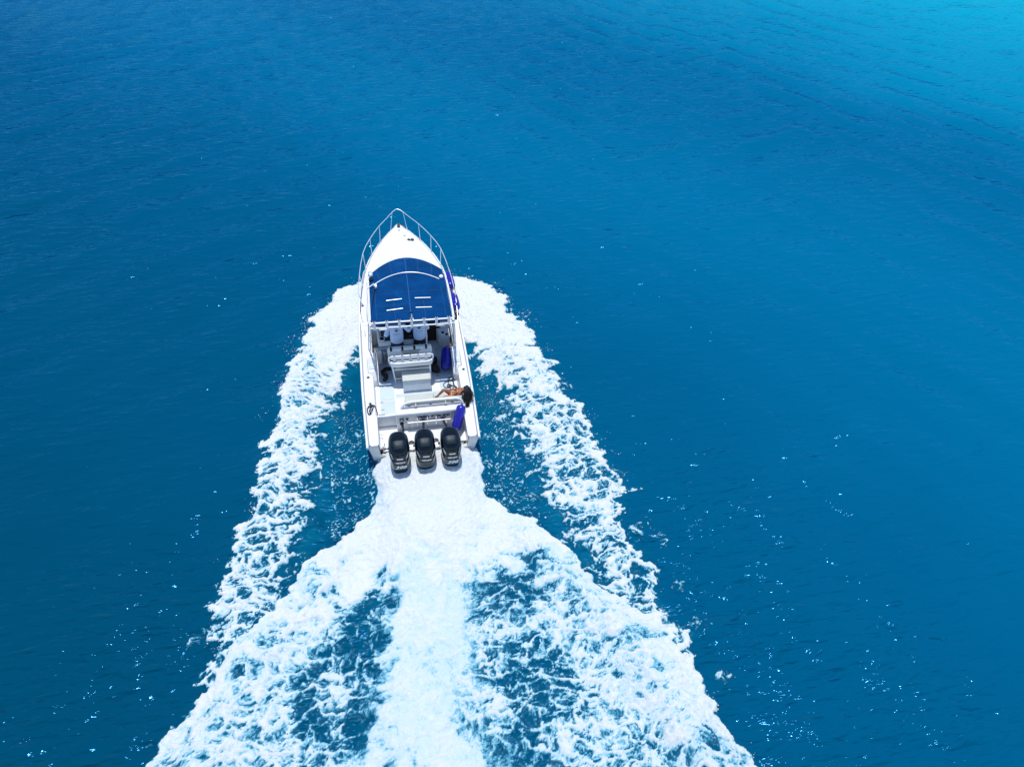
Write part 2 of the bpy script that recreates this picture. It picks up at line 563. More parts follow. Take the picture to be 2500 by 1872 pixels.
def make_water_material():
    m, t, p = nt("sea_water")
    N = t.nodes.new; L = t.links.new
    geo = N("ShaderNodeNewGeometry")
    pos = geo.outputs["Position"]
    sep = N("ShaderNodeSeparateXYZ"); L(pos, sep.inputs[0])
    # colour of the water body: deep blue, greener patches, pale sand bank far off to starboard
    big = N("ShaderNodeTexNoise"); big.inputs["Scale"].default_value = 0.035; big.inputs["Detail"].default_value = 4
    L(pos, big.inputs["Vector"])
    dx = N("ShaderNodeMath"); dx.operation = 'MULTIPLY_ADD'; dx.inputs[1].default_value = 0.80; dx.inputs[2].default_value = 0.0; L(sep.outputs[0], dx.inputs[0])
    dy = N("ShaderNodeMath"); dy.operation = 'MULTIPLY_ADD'; dy.inputs[1].default_value = 0.60; L(sep.outputs[1], dy.inputs[0]); L(dx.outputs[0], dy.inputs[2])
    wob = N("ShaderNodeMath"); wob.operation = 'MULTIPLY_ADD'; wob.inputs[1].default_value = 16.0; L(big.outputs["Fac"], wob.inputs[0]); L(dy.outputs[0], wob.inputs[2])
    cr = N("ShaderNodeValToRGB")
    mr = N("ShaderNodeMapRange"); mr.inputs["From Min"].default_value = -30.0; mr.inputs["From Max"].default_value = 80.0
    L(wob.outputs[0], mr.inputs["Value"]); L(mr.outputs[0], cr.inputs["Fac"])
    r = cr.color_ramp
    r.interpolation = 'B_SPLINE'
    stops = DEPTH_STOPS
    r.elements[0].position = stops[0][0]; r.elements[0].color = (*stops[0][1], 1)
    r.elements[1].position = stops[-1][0]; r.elements[1].color = (*stops[-1][1], 1)
    for q, c in stops[1:-1]:
        e = r.elements.new(q); e.color = (*c, 1)
    # bubbles under the surface make it turquoise
    at = N("ShaderNodeAttribute"); at.attribute_name = "aeration"
    nb = N("ShaderNodeTexNoise"); nb.inputs["Scale"].default_value = 1.7; nb.inputs["Detail"].default_value = 6; L(pos, nb.inputs["Vector"])
    mb = N("ShaderNodeMapRange"); mb.inputs["From Min"].default_value = 0.35; mb.inputs["From Max"].default_value = 0.75; L(nb.outputs["Fac"], mb.inputs["Value"])
    ma = N("ShaderNodeMath"); ma.operation = 'MULTIPLY'; L(at.outputs["Fac"], ma.inputs[0]); L(mb.outputs[0], ma.inputs[1])
    mx = N("ShaderNodeMix"); mx.data_type = 'RGBA'; L(ma.outputs[0], mx.inputs["Factor"]); L(cr.outputs["Color"], mx.inputs[6]); mx.inputs[7].default_value = (0.002, 0.17, 0.27, 1)
    t.nodes.remove(p)
    body = N("ShaderNodeBsdfDiffuse"); L(mx.outputs[2], body.inputs["Color"])
    gl = N("ShaderNodeBsdfGlossy"); gl.inputs["Color"].default_value = (0.06, 0.25, 0.55, 1); gl.inputs["Roughness"].default_value = 0.10
    fr = N("ShaderNodeFresnel"); fr.inputs["IOR"].default_value = 1.333
    ms = N("ShaderNodeMixShader"); L(fr.outputs[0], ms.inputs[0]); L(body.outputs[0], ms.inputs[1]); L(gl.outputs[0], ms.inputs[2])
    out = [n for n in t.nodes if n.type == 'OUTPUT_MATERIAL'][0]
    L(ms.outputs[0], out.inputs["Surface"])
    # ripples: two stretched trains and fine chop
    def ripple(ang, sx, sy, detail):
        mp = N("ShaderNodeMapping"); mp.inputs["Rotation"].default_value = (0, 0, math.radians(ang)); mp.inputs["Scale"].default_value = (sx, sy, 1)
        L(pos, mp.inputs["Vector"])
        n = N("ShaderNodeTexNoise"); n.inputs["Scale"].default_value = 1.0; n.inputs["Detail"].default_value = detail; n.inputs["Roughness"].default_value = 0.45
        n.inputs["Distortion"].default_value = 0.3
        L(mp.outputs[0], n.inputs["Vector"])
        return n.outputs["Fac"]
    a = ripple(-22, 1.2, 3.6, 2); b = ripple(28, 1.4, 4.2, 2); c = ripple(5, 4.0, 7.0, 1)
    ad = N("ShaderNodeMath"); ad.operation = 'ADD'; L(a, ad.inputs[0]); L(b, ad.inputs[1])
    ae = N("ShaderNodeMath"); ae.operation = 'MULTIPLY_ADD'; L(c, ae.inputs[0])
    pn = N("ShaderNodeTexNoise"); pn.inputs["Scale"].default_value = 0.55; pn.inputs["Detail"].default_value = 4; pn.inputs["Roughness"].default_value = 0.6; L(pos, pn.inputs["Vector"])
    pm = N("ShaderNodeMapRange"); pm.inputs["From Min"].default_value = 0.48; pm.inputs["From Max"].default_value = 0.72; pm.inputs["To Min"].default_value = 0.16; pm.inputs["To Max"].default_value = 0.75
    L(pn.outputs["Fac"], pm.inputs["Value"]); L(pm.outputs[0], ae.inputs[1]); L(ad.outputs[0], ae.inputs[2])
    d = ripple(40, 7.0, 10.0, 5)
    md = N("ShaderNodeMath"); md.operation = 'MULTIPLY'; L(d, md.inputs[0]); L(at.outputs["Fac"], md.inputs[1])
    me_ = N("ShaderNodeMath"); me_.operation = 'MULTIPLY_ADD'; me_.inputs[1].default_value = 1.1; L(md.outputs[0], me_.inputs[0]); L(ae.outputs[0], me_.inputs[2])
    ch = N("ShaderNodeAttribute"); ch.attribute_name = "chop"
    cm = N("ShaderNodeMath"); cm.operation = 'MULTIPLY_ADD'; cm.inputs[1].default_value = 1.05; cm.inputs[2].default_value = 0.75; L(ch.outputs["Fac"], cm.inputs[0])
    hx = N("ShaderNodeMath"); hx.operation = 'MULTIPLY'; L(me_.outputs[0], hx.inputs[0]); L(cm.outputs[0], hx.inputs[1])
    bp = N("ShaderNodeBump"); bp.inputs["Strength"].default_value = 1.0; bp.inputs["Distance"].default_value = 0.088
    L(hx.outputs[0], bp.inputs["Height"])
    for q in (body, gl, fr):
        L(bp.outputs[0], q.inputs["Normal"])
    return m


DEPTH_STOPS = [(0.0, (0.0, 0.035, 0.068)), (0.27, (0.0, 0.050, 0.094)), (0.40, (0.0, 0.078, 0.166)), (0.48, (0.0, 0.124, 0.240)), (0.54, (0.0, 0.110, 0.218)), (0.61, (0.0, 0.094, 0.200)), (0.68, (0.0, 0.142, 0.262)), (0.79, (0.0005, 0.29, 0.41)), (0.92, (0.001, 0.38, 0.47))]


def make_foam_material():
    m, t, p = nt("sea_foam")
    N = t.nodes.new; L = t.links.new
    geo = N("ShaderNodeNewGeometry"); pos = geo.outputs["Position"]
    at = N("ShaderNodeAttribute"); at.attribute_name = "thickness"
    ar = N("ShaderNodeAttribute"); ar.attribute_name = "aeration"
    n = N("ShaderNodeTexNoise"); n.inputs["Scale"].default_value = 11.0; n.inputs["Detail"].default_value = 6; n.inputs["Roughness"].default_value = 0.75; n.inputs["Distortion"].default_value = 0.6; L(pos, n.inputs["Vector"])
    ma = N("ShaderNodeMath"); ma.operation = 'MULTIPLY_ADD'; ma.inputs[1].default_value = 0.9; L(n.outputs["Fac"], ma.inputs[0])
    n2 = N("ShaderNodeTexNoise"); n2.inputs["Scale"].default_value = 34.0; n2.inputs["Detail"].default_value = 3; n2.inputs["Roughness"].default_value = 0.7; L(pos, n2.inputs["Vector"])
    nm = N("ShaderNodeMath"); nm.operation = 'MULTIPLY_ADD'; nm.inputs[1].default_value = 0.45; L(n2.outputs["Fac"], nm.inputs[0])
    n1 = N("ShaderNodeMath"); n1.operation = 'MULTIPLY'; n1.inputs[1].default_value = 0.60; L(n.outputs["Fac"], n1.inputs[0]); L(n1.outputs[0], nm.inputs[2])
    L(nm.outputs[0], ma.inputs[0])
    sb = N("ShaderNodeMath"); sb.operation = 'SUBTRACT'; sb.inputs[1].default_value = 0.42; L(at.outputs["Fac"], sb.inputs[0]); L(sb.outputs[0], ma.inputs[2])
    cr = N("ShaderNodeValToRGB"); r = cr.color_ramp
    r.elements[0].position = 0.02; r.elements[0].color = (0.0003, 0.055, 0.118, 1)
    r.elements[1].position = 0.95; r.elements[1].color = (0.675, 0.70, 0.70, 1)
    e = r.elements.new(0.18); e.color = (0.005, 0.135, 0.235, 1)
    e = r.elements.new(0.36); e.color = (0.15, 0.42, 0.53, 1)
    e = r.elements.new(0.56); e.color = (0.50, 0.635, 0.69, 1)
    L(ma.outputs[0], cr.inputs["Fac"])
    L(cr.outputs["Color"], p.inputs["Base Color"])
    rr = N("ShaderNodeMapRange"); rr.inputs["From Min"].default_value = 0.05; rr.inputs["From Max"].default_value = 0.5
    rr.inputs["To Min"].default_value = 0.10; rr.inputs["To Max"].default_value = 0.75
    L(ma.outputs[0], rr.inputs["Value"]); L(rr.outputs[0], p.inputs["Roughness"])
    p.inputs["IOR"].default_value = 1.333
    nb = N("ShaderNodeTexNoise"); nb.inputs["Scale"].default_value = 26.0; nb.inputs["Detail"].default_value = 6; nb.inputs["Roughness"].default_value = 0.65; L(pos, nb.inputs["Vector"])
    bp = N("ShaderNodeBump"); bp.inputs["Strength"].default_value = 0.8; bp.inputs["Distance"].default_value = 0.05
    L(nb.outputs["Fac"], bp.inputs["Height"]); L(bp.outputs[0], p.inputs["Normal"])
    return m


def vert_attr(me, name, arr):
    a = me.attributes.new(name, 'FLOAT', 'POINT')
    a.data.foreach_set("value", np.ascontiguousarray(arr, dtype=np.float32).ravel())


def build_water():
    xs = axis_coords(-27.0, 30.0, 0.09, 4000.0)
    ys = axis_coords(-11.0, 34.0, 0.09, 4000.0)
    X, Y = np.meshgrid(xs.astype(np.float32), ys.astype(np.float32))
    far = np.hypot(X - 2, Y - 12)
    fade = sstep(120, 45, far)
    near = (X > -9) & (X < 9.5) & (Y > -13) & (Y < 11)
    h = sea_h(X, Y) * fade
    h += np.where(near, wake_h(X, Y), 0) * sstep(9.4, 8.0, np.abs(X))
    aer = np.zeros_like(h)
    th, ae, lump = foam_fields(X[near], Y[near])
    aer[near] = ae
    ny, nx = X.shape
    co = np.stack([X, Y, h], -1).reshape(-1, 3)
    i = np.arange(ny * nx).reshape(ny, nx)
    q = np.stack([i[:-1, :-1], i[:-1, 1:], i[1:, 1:], i[1:, :-1]], -1).reshape(-1, 4)
    me = mesh_np("sea", co, q)
    vert_attr(me, "aeration", aer)
    # water ruffled by the wake: choppier beside and behind it
    lo = np.minimum(edge(LOUT, Y), edge(CLE, Y)); hi = np.maximum(edge(ROUT, Y), edge(CRE, Y))
    dist = np.maximum(lo - X, X - hi)
    vert_attr(me, "chop", sstep(8.5, 1.5, dist + 2.0 * perlin(X * 0.3, Y * 0.3, 95)) * sstep(1.0, -5.0, Y))
    me.materials.append(make_water_material())
    o = link("sea", me)
    tag(o, kind='structure', label="deep blue rippled sea around the boat, paler towards the upper right")
    return o


def build_foam():
    st = 0.026
    xs = np.arange(-8.2, 8.2, st, dtype=np.float32); ys = np.arange(-10.6, 9.5, st, dtype=np.float32)
    X, Y = np.meshgrid(xs, ys)
    lo = np.minimum(edge(LOUT, Y), edge(CLE, Y)) - 1.0; hi = np.maximum(edge(ROUT, Y), edge(CRE, Y)) + 1.0
    sel = (X > lo) & (X < hi)
    th = np.zeros_like(X); lump = np.zeros_like(X); ae = np.zeros_like(X)
    t_, a_, l_ = foam_fields(X[sel], Y[sel])
    th[sel] = t_; lump[sel] = l_; ae[sel] = a_
    keep = th > 0.015
    q = keep[:-1, :-1] | keep[:-1, 1:] | keep[1:, 1:] | keep[1:, :-1]
    used = np.zeros_like(keep)
    used[:-1, :-1] |= q; used[:-1, 1:] |= q; used[1:, 1:] |= q; used[1:, :-1] |= q
    idx = np.full(X.shape, -1, np.int64); idx[used] = np.arange(used.sum())
    x = X[used]; y = Y[used]; t = th[used]
    z = sea_h(x, y) + wake_h(x, y) + 0.006 + t * (0.04 + 0.075 * lump[used])
    quads = np.stack([idx[:-1, :-1][q], idx[:-1, 1:][q], idx[1:, 1:][q], idx[1:, :-1][q]], -1)
    me = mesh_np("wake_foam", np.stack([x, y, z], -1), quads)
    vert_attr(me, "thickness", t)
    vert_attr(me, "aeration", ae[used])
    me.materials.append(make_foam_material())
    o = link("wake_foam", me)
    tag(o, "white churned foam of the wake spreading behind the speeding boat", "foam", kind='stuff')
    # droplets thrown up along the edges
    n = 5200
    pts = []
    tries = RS.uniform(size=(60000, 2)).astype(np.float32)
    px = -6.5 + 13 * tries[:, 0]; py = -9.5 + 18.8 * tries[:, 1]
    gx = np.clip(((px - xs[0]) / st).astype(int), 0, len(xs) - 1); gy = np.clip(((py - ys[0]) / st).astype(int), 0, len(ys) - 1)
    tt = th[gy, gx]
    lo_ = edge(LOUT, py); hi_ = edge(ROUT, py); cl = edge(CLE, py); cr = edge(CRE, py)
    dedge = np.minimum.reduce([np.abs(px - lo_), np.abs(px - hi_), np.abs(px - edge(LIN, py)), np.abs(px - edge(RIN, py)), np.abs(px - cl) + (py > 0.3) * 9, np.abs(px - cr) + (py > 0.3) * 9])
    prob = np.exp(-(dedge / 0.35) ** 2) * (0.3 + 0.7 * sstep(-8, 5, py)) + 0.10 * ((np.abs(px) < 2.7) & (py < 3) & (py > -2.5))
    prob *= sstep(0.0, 0.55, perlin(px * 1.6, py * 1.6, 91)) * 2.2
    prob *= np.where((np.abs(px) < 1.72) & (py > -0.9), 0, 1)
    ok = RS.uniform(size=len(px)) < prob * np.where(py > 5.5, 0.6, 0.25)
    px, py = px[ok][:n], py[ok][:n]
    base = sea_h(px, py) + wake_h(px, py)
    hz = np.abs(RS.normal(0, 0.10, len(px))) * (0.4 + 0.6 * sstep(-4, 6, py))
    rad = np.exp(RS.normal(math.log(0.0060), 0.55, len(px))).clip(0.004, 0.02)
    phi = (1 + 5 ** 0.5) / 2
    ico = np.array([(-1, phi, 0), (1, phi, 0), (-1, -phi, 0), (1, -phi, 0), (0, -1, phi), (0, 1, phi), (0, -1, -phi), (0, 1, -phi), (phi, 0, -1), (phi, 0, 1), (-phi, 0, -1), (-phi, 0, 1)]) / 1.9
    tri = np.array([(0, 11, 5), (0, 5, 1), (0, 1, 7), (0, 7, 10), (0, 10, 11), (1, 5, 9), (5, 11, 4), (11, 10, 2), (10, 7, 6), (7, 1, 8), (3, 9, 4), (3, 4, 2), (3, 2, 6), (3, 6, 8), (3, 8, 9), (4, 9, 5), (2, 4, 11), (6, 2, 10), (8, 6, 7), (9, 8, 1)])
    c = np.stack([px, py, base + hz + 0.01], -1)
    V = (c[:, None, :] + ico[None] * rad[:, None, None] * np.array([1.3, 1.1, 0.9])).reshape(-1, 3)
    F = (tri[None] + 12 * np.arange(len(px))[:, None, None]).reshape(-1, 3)
    me = bpy.data.meshes.new("spray")
    me.vertices.add(len(V)); me.vertices.foreach_set("co", V.astype(np.float32).ravel())
    me.loops.add(len(F) * 3); me.loops.foreach_set("vertex_index", F.astype(np.int32).ravel())
    me.polygons.add(len(F)); me.polygons.foreach_set("loop_start", np.arange(0, len(F) * 3, 3, dtype=np.int32)); me.polygons.foreach_set("loop_total", np.full(len(F), 3, dtype=np.int32))
    me.polygons.foreach_set("use_smooth", np.ones(len(F), dtype=bool))
    me.update(calc_edges=True)
    me.materials.append(mat("spray_white", (0.82, 0.86, 0.88), 0.5))
    o = link("spray", me)
    tag(o, "fine white spray droplets flying along the edges of the wake", "spray", kind='stuff')


build_water()
build_foam()

# ------------------------------------------------------------------ the motorboat
boat = empty("motorboat", M=BOAT_M)
tag(boat, "white motor cruiser with navy blue canvas top and three black outboards speeding over blue water", "boat")

YS = [0.0, 0.5, 1.05, 1.6, 2.2, 2.8, 3.4, 4.0, 4.7, 5.3, 5.8, 6.3, 6.8, 7.3, 7.7, 8.1, 8.5, 8.83, 9.15, 9.47, 9.7, 9.86, 9.92]
BG = ([0, 2, 4, 5.0, 5.8, 6.56, 7.35, 8.09, 8.83, 9.47, 9.75, 9.87, 9.92], [1.50, 1.555, 1.555, 1.545, 1.50, 1.42, 1.29, 1.06, 0.73, 0.33, 0.16, 0.085, 0.03])
ZG = ([0, 2.5, 5, 7.3, 9.92], [0.95, 1.05, 1.20, 1.36, 1.475])


def bg_(y): return lerp(y, *BG)
def zg_(y): return lerp(y, *ZG)


def hull_half(y):
    b = bg_(y); z = zg_(y)
    bc = lerp(y, [0, 4, 6, 7.5, 8.8, 9.5, 9.92], [1.38, 1.40, 1.18, 0.78, 0.32, 0.08, 0.005])
    zc = lerp(y, [0, 4, 6, 7.5, 9, 9.7, 9.92], [0.20, 0.20, 0.34, 0.64, 1.0, 1.28, 1.40])
    zk = lerp(y, [0, 4, 6, 7.5, 8.7, 9.5, 9.92], [-0.36, -0.40, -0.36, -0.12, 0.34, 0.92, 1.38])
    bc = min(bc, b * 0.97)
    mid = 0.55
    bm = bc + (b - bc) * 0.62
    zm = zc + (z - zc) * mid
    return [(0.0, zk), (bc * 0.5, zk + (zc - zk) * 0.48), (bc, zc), (bc + 0.03 * min(1, b), zc + 0.02), (bm, zm), (b - 0.015, z - 0.16), (b - 0.02, z - 0.05), (b - 0.03, z - 0.01)]


mb = MB()
rows = []
for y in YS:
    h = hull_half(y)
    rake = [0.20 * (1 - min(1, max(0, (p[1] + 0.36) / 1.31))) if y < 0.3 else 0 for p in h]
    left = [(-p[0], y + rake[i], p[1]) for i, p in reversed(list(enumerate(h)))]
    right = [(p[0], y + rake[i], p[1]) for i, p in list(enumerate(h))[1:]]
    rows.append(left + right)
mb.grid(rows)
# transom skin with its V-shaped cut-out
T = [(1.22, 0.90), (1.47, 0.94), (1.485, 0.79), (1.44, 0.55), (1.38, 0.20), (0.0, -0.36), (0.0, 0.02), (0.55, 0.12), (0.95, 0.34), (1.20, 0.50)]


def rk(z): return 0.20 * (1 - min(1, max(0, (z + 0.36) / 1.31)))


for s in (1, -1):
    outer = [(s * x, rk(z), z) for x, z in T]
    mb.add(outer, [tuple(range(len(T)))])
mb.build("hull", M['gel'], boat, 40)

mb = MB()
mb.add([(-1.2, 0.34, 0.41), (1.2, 0.34, 0.41), (1.2, 0.30, -0.2), (-1.2, 0.30, -0.2)], [(0, 1, 2, 3)])
mb.box((-1.18, 0.315, 0.20), (1.18, 0.338, 0.385), 0.008)
mb.build("shaded_well_face", M['rubber'], boat)  # dark grey on the inner splash-well face paints the shadow behind the cut-out
for s in (1, -1):
    mb = MB()
    mb.box((s * 1.02 - 0.10, 0.285, 0.30), (s * 1.02 + 0.10, 0.312, 0.37), 0.006)
    mb.build("anode", M['silver'], boat)


# gunwale caps (port and starboard), with the boarding mouldings cut in
def xi_(y):
    return lerp(y, [0, 1.0, 1.08, 2.62, 2.72, 3.42, 3.56, 4.7], [1.20, 1.20, 1.235, 1.235, 1.375, 1.385, 1.215, 1.20])


for s in (1, -1):
    mb = MB(); rows = []
    for y in [0.0, 0.06, 0.3, 0.6, 1.0, 1.08, 1.5, 2.0, 2.4, 2.62, 2.72, 3.1, 3.42, 3.56, 4.0, 4.4, 4.75]:
        b = bg_(y); z = zg_(y); xi = xi_(y)
        c = 0.05 if y == 0.0 else 0.0
        rows.append([(s * (b - 0.06 - c), y, z - 0.10), (s * (b - 0.035 - c), y, z - 0.03), (s * (b - 0.05 - c), y, z - 0.004), (s * (b - 0.075 - c), y, z),
                     (s * (xi + 0.03 + c), y, z), (s * (xi + 0.008 + c), y, z - 0.01), (s * (xi + c), y, z - 0.035), (s * (xi + c), y, z - 0.10)])
    mb.grid(rows)
    k = len(mb.v); mb.add([(p[0], -0.004, p[2]) for p in rows[0]], [tuple(range(8))])
    mb.build("gunwale", M['gel'], boat, 40)
    # outer lip that shows as the second white line outside the cap
    mb = MB(); rows = []
    for y in YS:
        b = bg_(y); z = zg_(y)
        w = 0.045 if y < 9.6 else 0.02
        rows.append([(s * (b - 0.02), y, z - 0.12), (s * (b + w), y, z - 0.115), (s * (b + w + 0.008), y, z - 0.08), (s * (b + w - 0.004), y, z - 0.05), (s * (b - 0.02), y, z - 0.045)])
    mb.grid(rows)
    k0 = rows[0]; mb.add([(p[0], p[1] - 0.002, p[2]) for p in k0], [tuple(range(5))])
    mb.build("rub_rail", M['gel'], boat, 50)
    mb = MB(); rows = []
    for y in YS[:-3]:
        b = bg_(y); z = zg_(y)
        rows.append([(s * (b - 0.032), y, z - 0.045), (s * (b - 0.004), y, z - 0.043)])
    mb.grid(rows)
    mb.build("rail_shadow_gap", M['trim'], boat, 50)  # grey strip painted for the shadow gap between rub rail and cap
    # inner wall of the cockpit
    mb = MB(); rows = []
    for y in [1.06, 1.08, 1.5, 2.0, 2.4, 2.62, 2.72, 3.1, 3.42, 3.56, 4.0, 4.4, 4.75]:
        z = zg_(y); xi = xi_(y)
        rows.append([(s * (xi - 0.001), y, z - 0.06), (s * (xi + 0.02), y, z - 0.12), (s * (xi + 0.03), y, 0.80), (s * 1.23, y, 0.62), (s * 1.215, y, 0.49)])
    mb.grid(rows)
    mb.build("cockpit_wall", M['gel'], boat, 40)
    # boarding step moulded into the coaming: two treads
    mb = MB()
    prof = [(3.55, 1.10), (3.36, 1.10), (3.18, 0.94), (2.98, 0.925), (2.92, 0.90), (2.74, 0.70), (2.70, 0.50), (3.55, 0.50)]
    mb.prism(prof, 'x', *(sorted((s * 1.13, s * 1.392))), bev=0.02)
    mb.build("boarding_step", M['gel'], boat, 40)
    mb = MB()
    mb.box((min(s * 1.19, s * 1.36), 3.0, 0.937), (max(s * 1.19, s * 1.36), 3.17, 0.945), 0.003)
    mb.build("step_pad", M['nonskid'], boat)

# cockpit sole with lids, and the splash well
mb = MB()
mb.box((-1.215, 1.02, 0.40), (1.215, 4.75, 0.488))
mb.build("cockpit_sole", M['gel'], boat)
for (x0, x1, y0, y1) in [(-1.10, -0.68, 2.10, 3.28), (-0.64, 0.66, 2.10, 2.30), (0.70, 1.10, 2.10, 3.28), (-1.10, -0.36, 1.16, 2.06), (-0.32, 0.40, 1.80, 2.06), (0.44, 1.10, 1.80, 2.06),
                         (-0.64, 0.66, 2.84, 3.28), (-1.10, 0.66, 3.32, 3.66), (0.70, 1.10, 3.32, 4.2)]:
    b = MB(); b.box((x0, y0, 0.489), (x1, y1, 0.50), 0.004)
    b.build("hatch_lid", M['nonskid'], boat)
for (x, y, a) in [(-1.06, 2.02, 0), (-1.05, 1.72, 0), (-0.88, 2.98, 0), (-0.62, 2.86, 0), (0.66, 2.92, 0), (0.60, 2.76, 0), (0.10, 1.98, 0), (-1.05, 1.30, 0), (-0.34, 1.36, 0), (1.02, 3.00, 0)]:
    b = MB(); b.box((-0.045, -0.012, 0.0), (0.045, 0.012, 0.016), 0.004); b.box((-0.008, -0.04, 0.0), (0.008, 0.0, 0.012), 0.003)
    o = b.build("hatch_latch", M['trim'], boat); o.location = (x, y, 0.50)
mb = MB()
mb.box((-1.205, 0.335, 0.33), (1.205, 1.10, 0.415), 0.012)
mb.build("swim_platform", M['gel'], boat)
for s in (1, -1):
    mb = MB()
    mb.add([(s * 1.2, 0.0, 0.90), (s * 1.2, 1.06, 0.90), (s * 1.2, 1.06, 0.30), (s * 1.2, 0.34, 0.30), (s * 1.2, 0.12, 0.30)], [(0, 1, 2, 3, 4)])
    mb.build("well_side", M['gel'], boat)

# transom bulkhead with its thick rounded top, and the bench in front of it
mb = MB()
mb.prism([(0.96, 0.40), (1.01, 0.86), (0.955, 0.93), (0.955, 1.02), (0.985, 1.055), (1.24, 1.06), (1.26, 1.04), (1.26, 0.40)], 'x', -0.69, 1.235, bev=0.018)
mb.build("transom_bulkhead", M['gel'], boat, 40)
mb = MB()
mb.box((-0.69, 1.262, 0.49), (1.235, 1.80, 0.86), 0.02)
mb.build("bench_base", M['gel'], boat)
mb = MB()
mb.box((-0.40, 1.36, 0.862), (0.42, 1.80, 0.955), 0.035, 3)
mb.box((0.43, 1.36, 0.862), (1.23, 1.80, 0.955), 0.035, 3)
mb.build("bench_cushion", M['cushion'], boat)
mb = MB()
mb.prism([(1.265, 1.06), (1.265, 1.17), (1.30, 1.21), (1.355, 1.19), (1.37, 0.99), (1.33, 0.96), (1.265, 0.98)], 'x', -0.42, 1.20, bev=0.012)
mb.build("bench_backrest", M['cushion'], boat, 50)
# port gate
mb = MB()
mb.box((-1.21, 1.06, 0.42), (-0.695, 1.13, 0.93), 0.018)
mb.build("transom_gate", M['gel'], boat)
b = MB(); b.box((-1.19, 1.052, 0.43), (-0.72, 1.059, 0.445)); b.build("gate_hinge", M['trim'], boat)
b = MB(); b.box((-1.16, 1.10, 0.93), (-0.98, 1.14, 0.945), 0.004); b.build("gate_latch", M['trim'], boat)

# rail over the bench
rail = MB()
R1 = [(-0.53, 1.18, 1.065), (-0.50, 1.18, 1.12), (-0.44, 1.19, 1.20), (-0.36, 1.195, 1.245), (-0.2, 1.20, 1.26), (0.5, 1.20, 1.265), (1.0, 1.20, 1.26), (1.10, 1.195, 1.235), (1.17, 1.19, 1.16), (1.205, 1.18, 1.065)]
rail.tube(R1, 0.035, 10)
o = rail.build("bench_rail", M['alu'], boat)
b = MB(); b.tube([(-0.53, 1.175, 1.075), (1.205, 1.175, 1.075)], 0.022, 8); b.build("lower_tube", M['steel'], o)
for x in (-0.12, 0.72):
    b = MB(); b.tube([(x, 1.175, 1.06), (x, 1.20, 1.26)], 0.02, 8); b.build("post", M['steel'], o)
    b = MB(); b.lathe([(0.05, 0), (0.05, 0.012), (0.02, 0.02)], 12, Matrix.Translation((x, 1.175, 1.06))); b.build("post_foot", M['rubber'], o)
for x in (-0.30, 0.30, 0.92):
    b = MB(); b.box((x - 0.035, 1.235, 1.14), (x + 0.035, 1.266, 1.20), 0.006); b.build("bracket", M['alu'], o)

# name on the transom
def text(body, size, Mx, m, name, parent, shear=0.0, ext=0.002, space=1.0, align='CENTER', bold=0.0):
    cu = bpy.data.curves.new(name, 'FONT')
    cu.body = body; cu.size = size; cu.shear = shear; cu.extrude = ext; cu.space_character = space
    cu.align_x = align; cu.align_y = 'CENTER'; cu.offset = bold; cu.resolution_u = 3
    t = bpy.data.objects.new(name + "_curve", cu)
    COL.objects.link(t)
    bpy.context.view_layer.update()
    me = bpy.data.meshes.new_from_object(t.evaluated_get(bpy.context.evaluated_depsgraph_get()))
    bpy.data.objects.remove(t); bpy.data.curves.remove(cu)
    me.name = name
    me.transform(Mx)
    me.materials.clear(); me.materials.append(m)
    return link(name, me, parent)


TILT = math.atan2(0.05, 0.46)
def bulk(x, z, turn=0.0):
    y = 0.96 + (z - 0.40) / 0.46 * 0.05 - 0.004
    return Matrix.Translation((x, y, z)) @ Matrix.Rotation(PI / 2 - TILT, 4, 'X') @ Matrix.Rotation(turn, 4, 'Z')


# the name in flowing script, drawn stroke by stroke
SCRIPT = {
    'B': [[(0.05, 0.0), (0.12, 0.35), (0.2, 0.95)], [(-0.05, 0.75), (0.1, 1.0), (0.4, 1.02), (0.55, 0.85), (0.45, 0.6), (0.2, 0.52), (0.5, 0.45), (0.58, 0.22), (0.4, 0.02), (0.1, -0.02), (-0.12, 0.1)]],
    'e': [[(0.0, 0.2), (0.2, 0.25), (0.3, 0.38), (0.22, 0.48), (0.1, 0.4), (0.06, 0.2), (0.15, 0.02), (0.32, 0.06), (0.42, 0.18)]],
    't': [[(0.0, 0.15), (0.14, 0.5), (0.24, 0.9), (0.14, 0.2), (0.2, 0.02), (0.34, 0.15)], [(0.02, 0.58), (0.36, 0.64)]],
    'r': [[(0.0, 0.15), (0.12, 0.48), (0.16, 0.4), (0.28, 0.44), (0.22, 0.12), (0.3, 0.02), (0.42, 0.15)]],
    'W': [[(-0.05, 0.85), (0.1, 0.95), (0.12, 0.4), (0.16, 0.0), (0.36, 0.5), (0.44, 0.7), (0.44, 0.3), (0.48, 0.0), (0.7, 0.5), (0.85, 0.95), (0.95, 0.9)]],
    'h': [[(0.0, 0.15), (0.2, 0.7), (0.26, 0.95), (0.18, 0.9), (0.08, 0.0), (0.18, 0.35), (0.3, 0.46), (0.34, 0.35), (0.3, 0.08), (0.36, 0.0), (0.48, 0.15)]],
    'n': [[(0.0, 0.15), (0.1, 0.46), (0.08, 0.0), (0.2, 0.38), (0.3, 0.46), (0.33, 0.3), (0.3, 0.06), (0.38, 0.0), (0.48, 0.15)]],
}
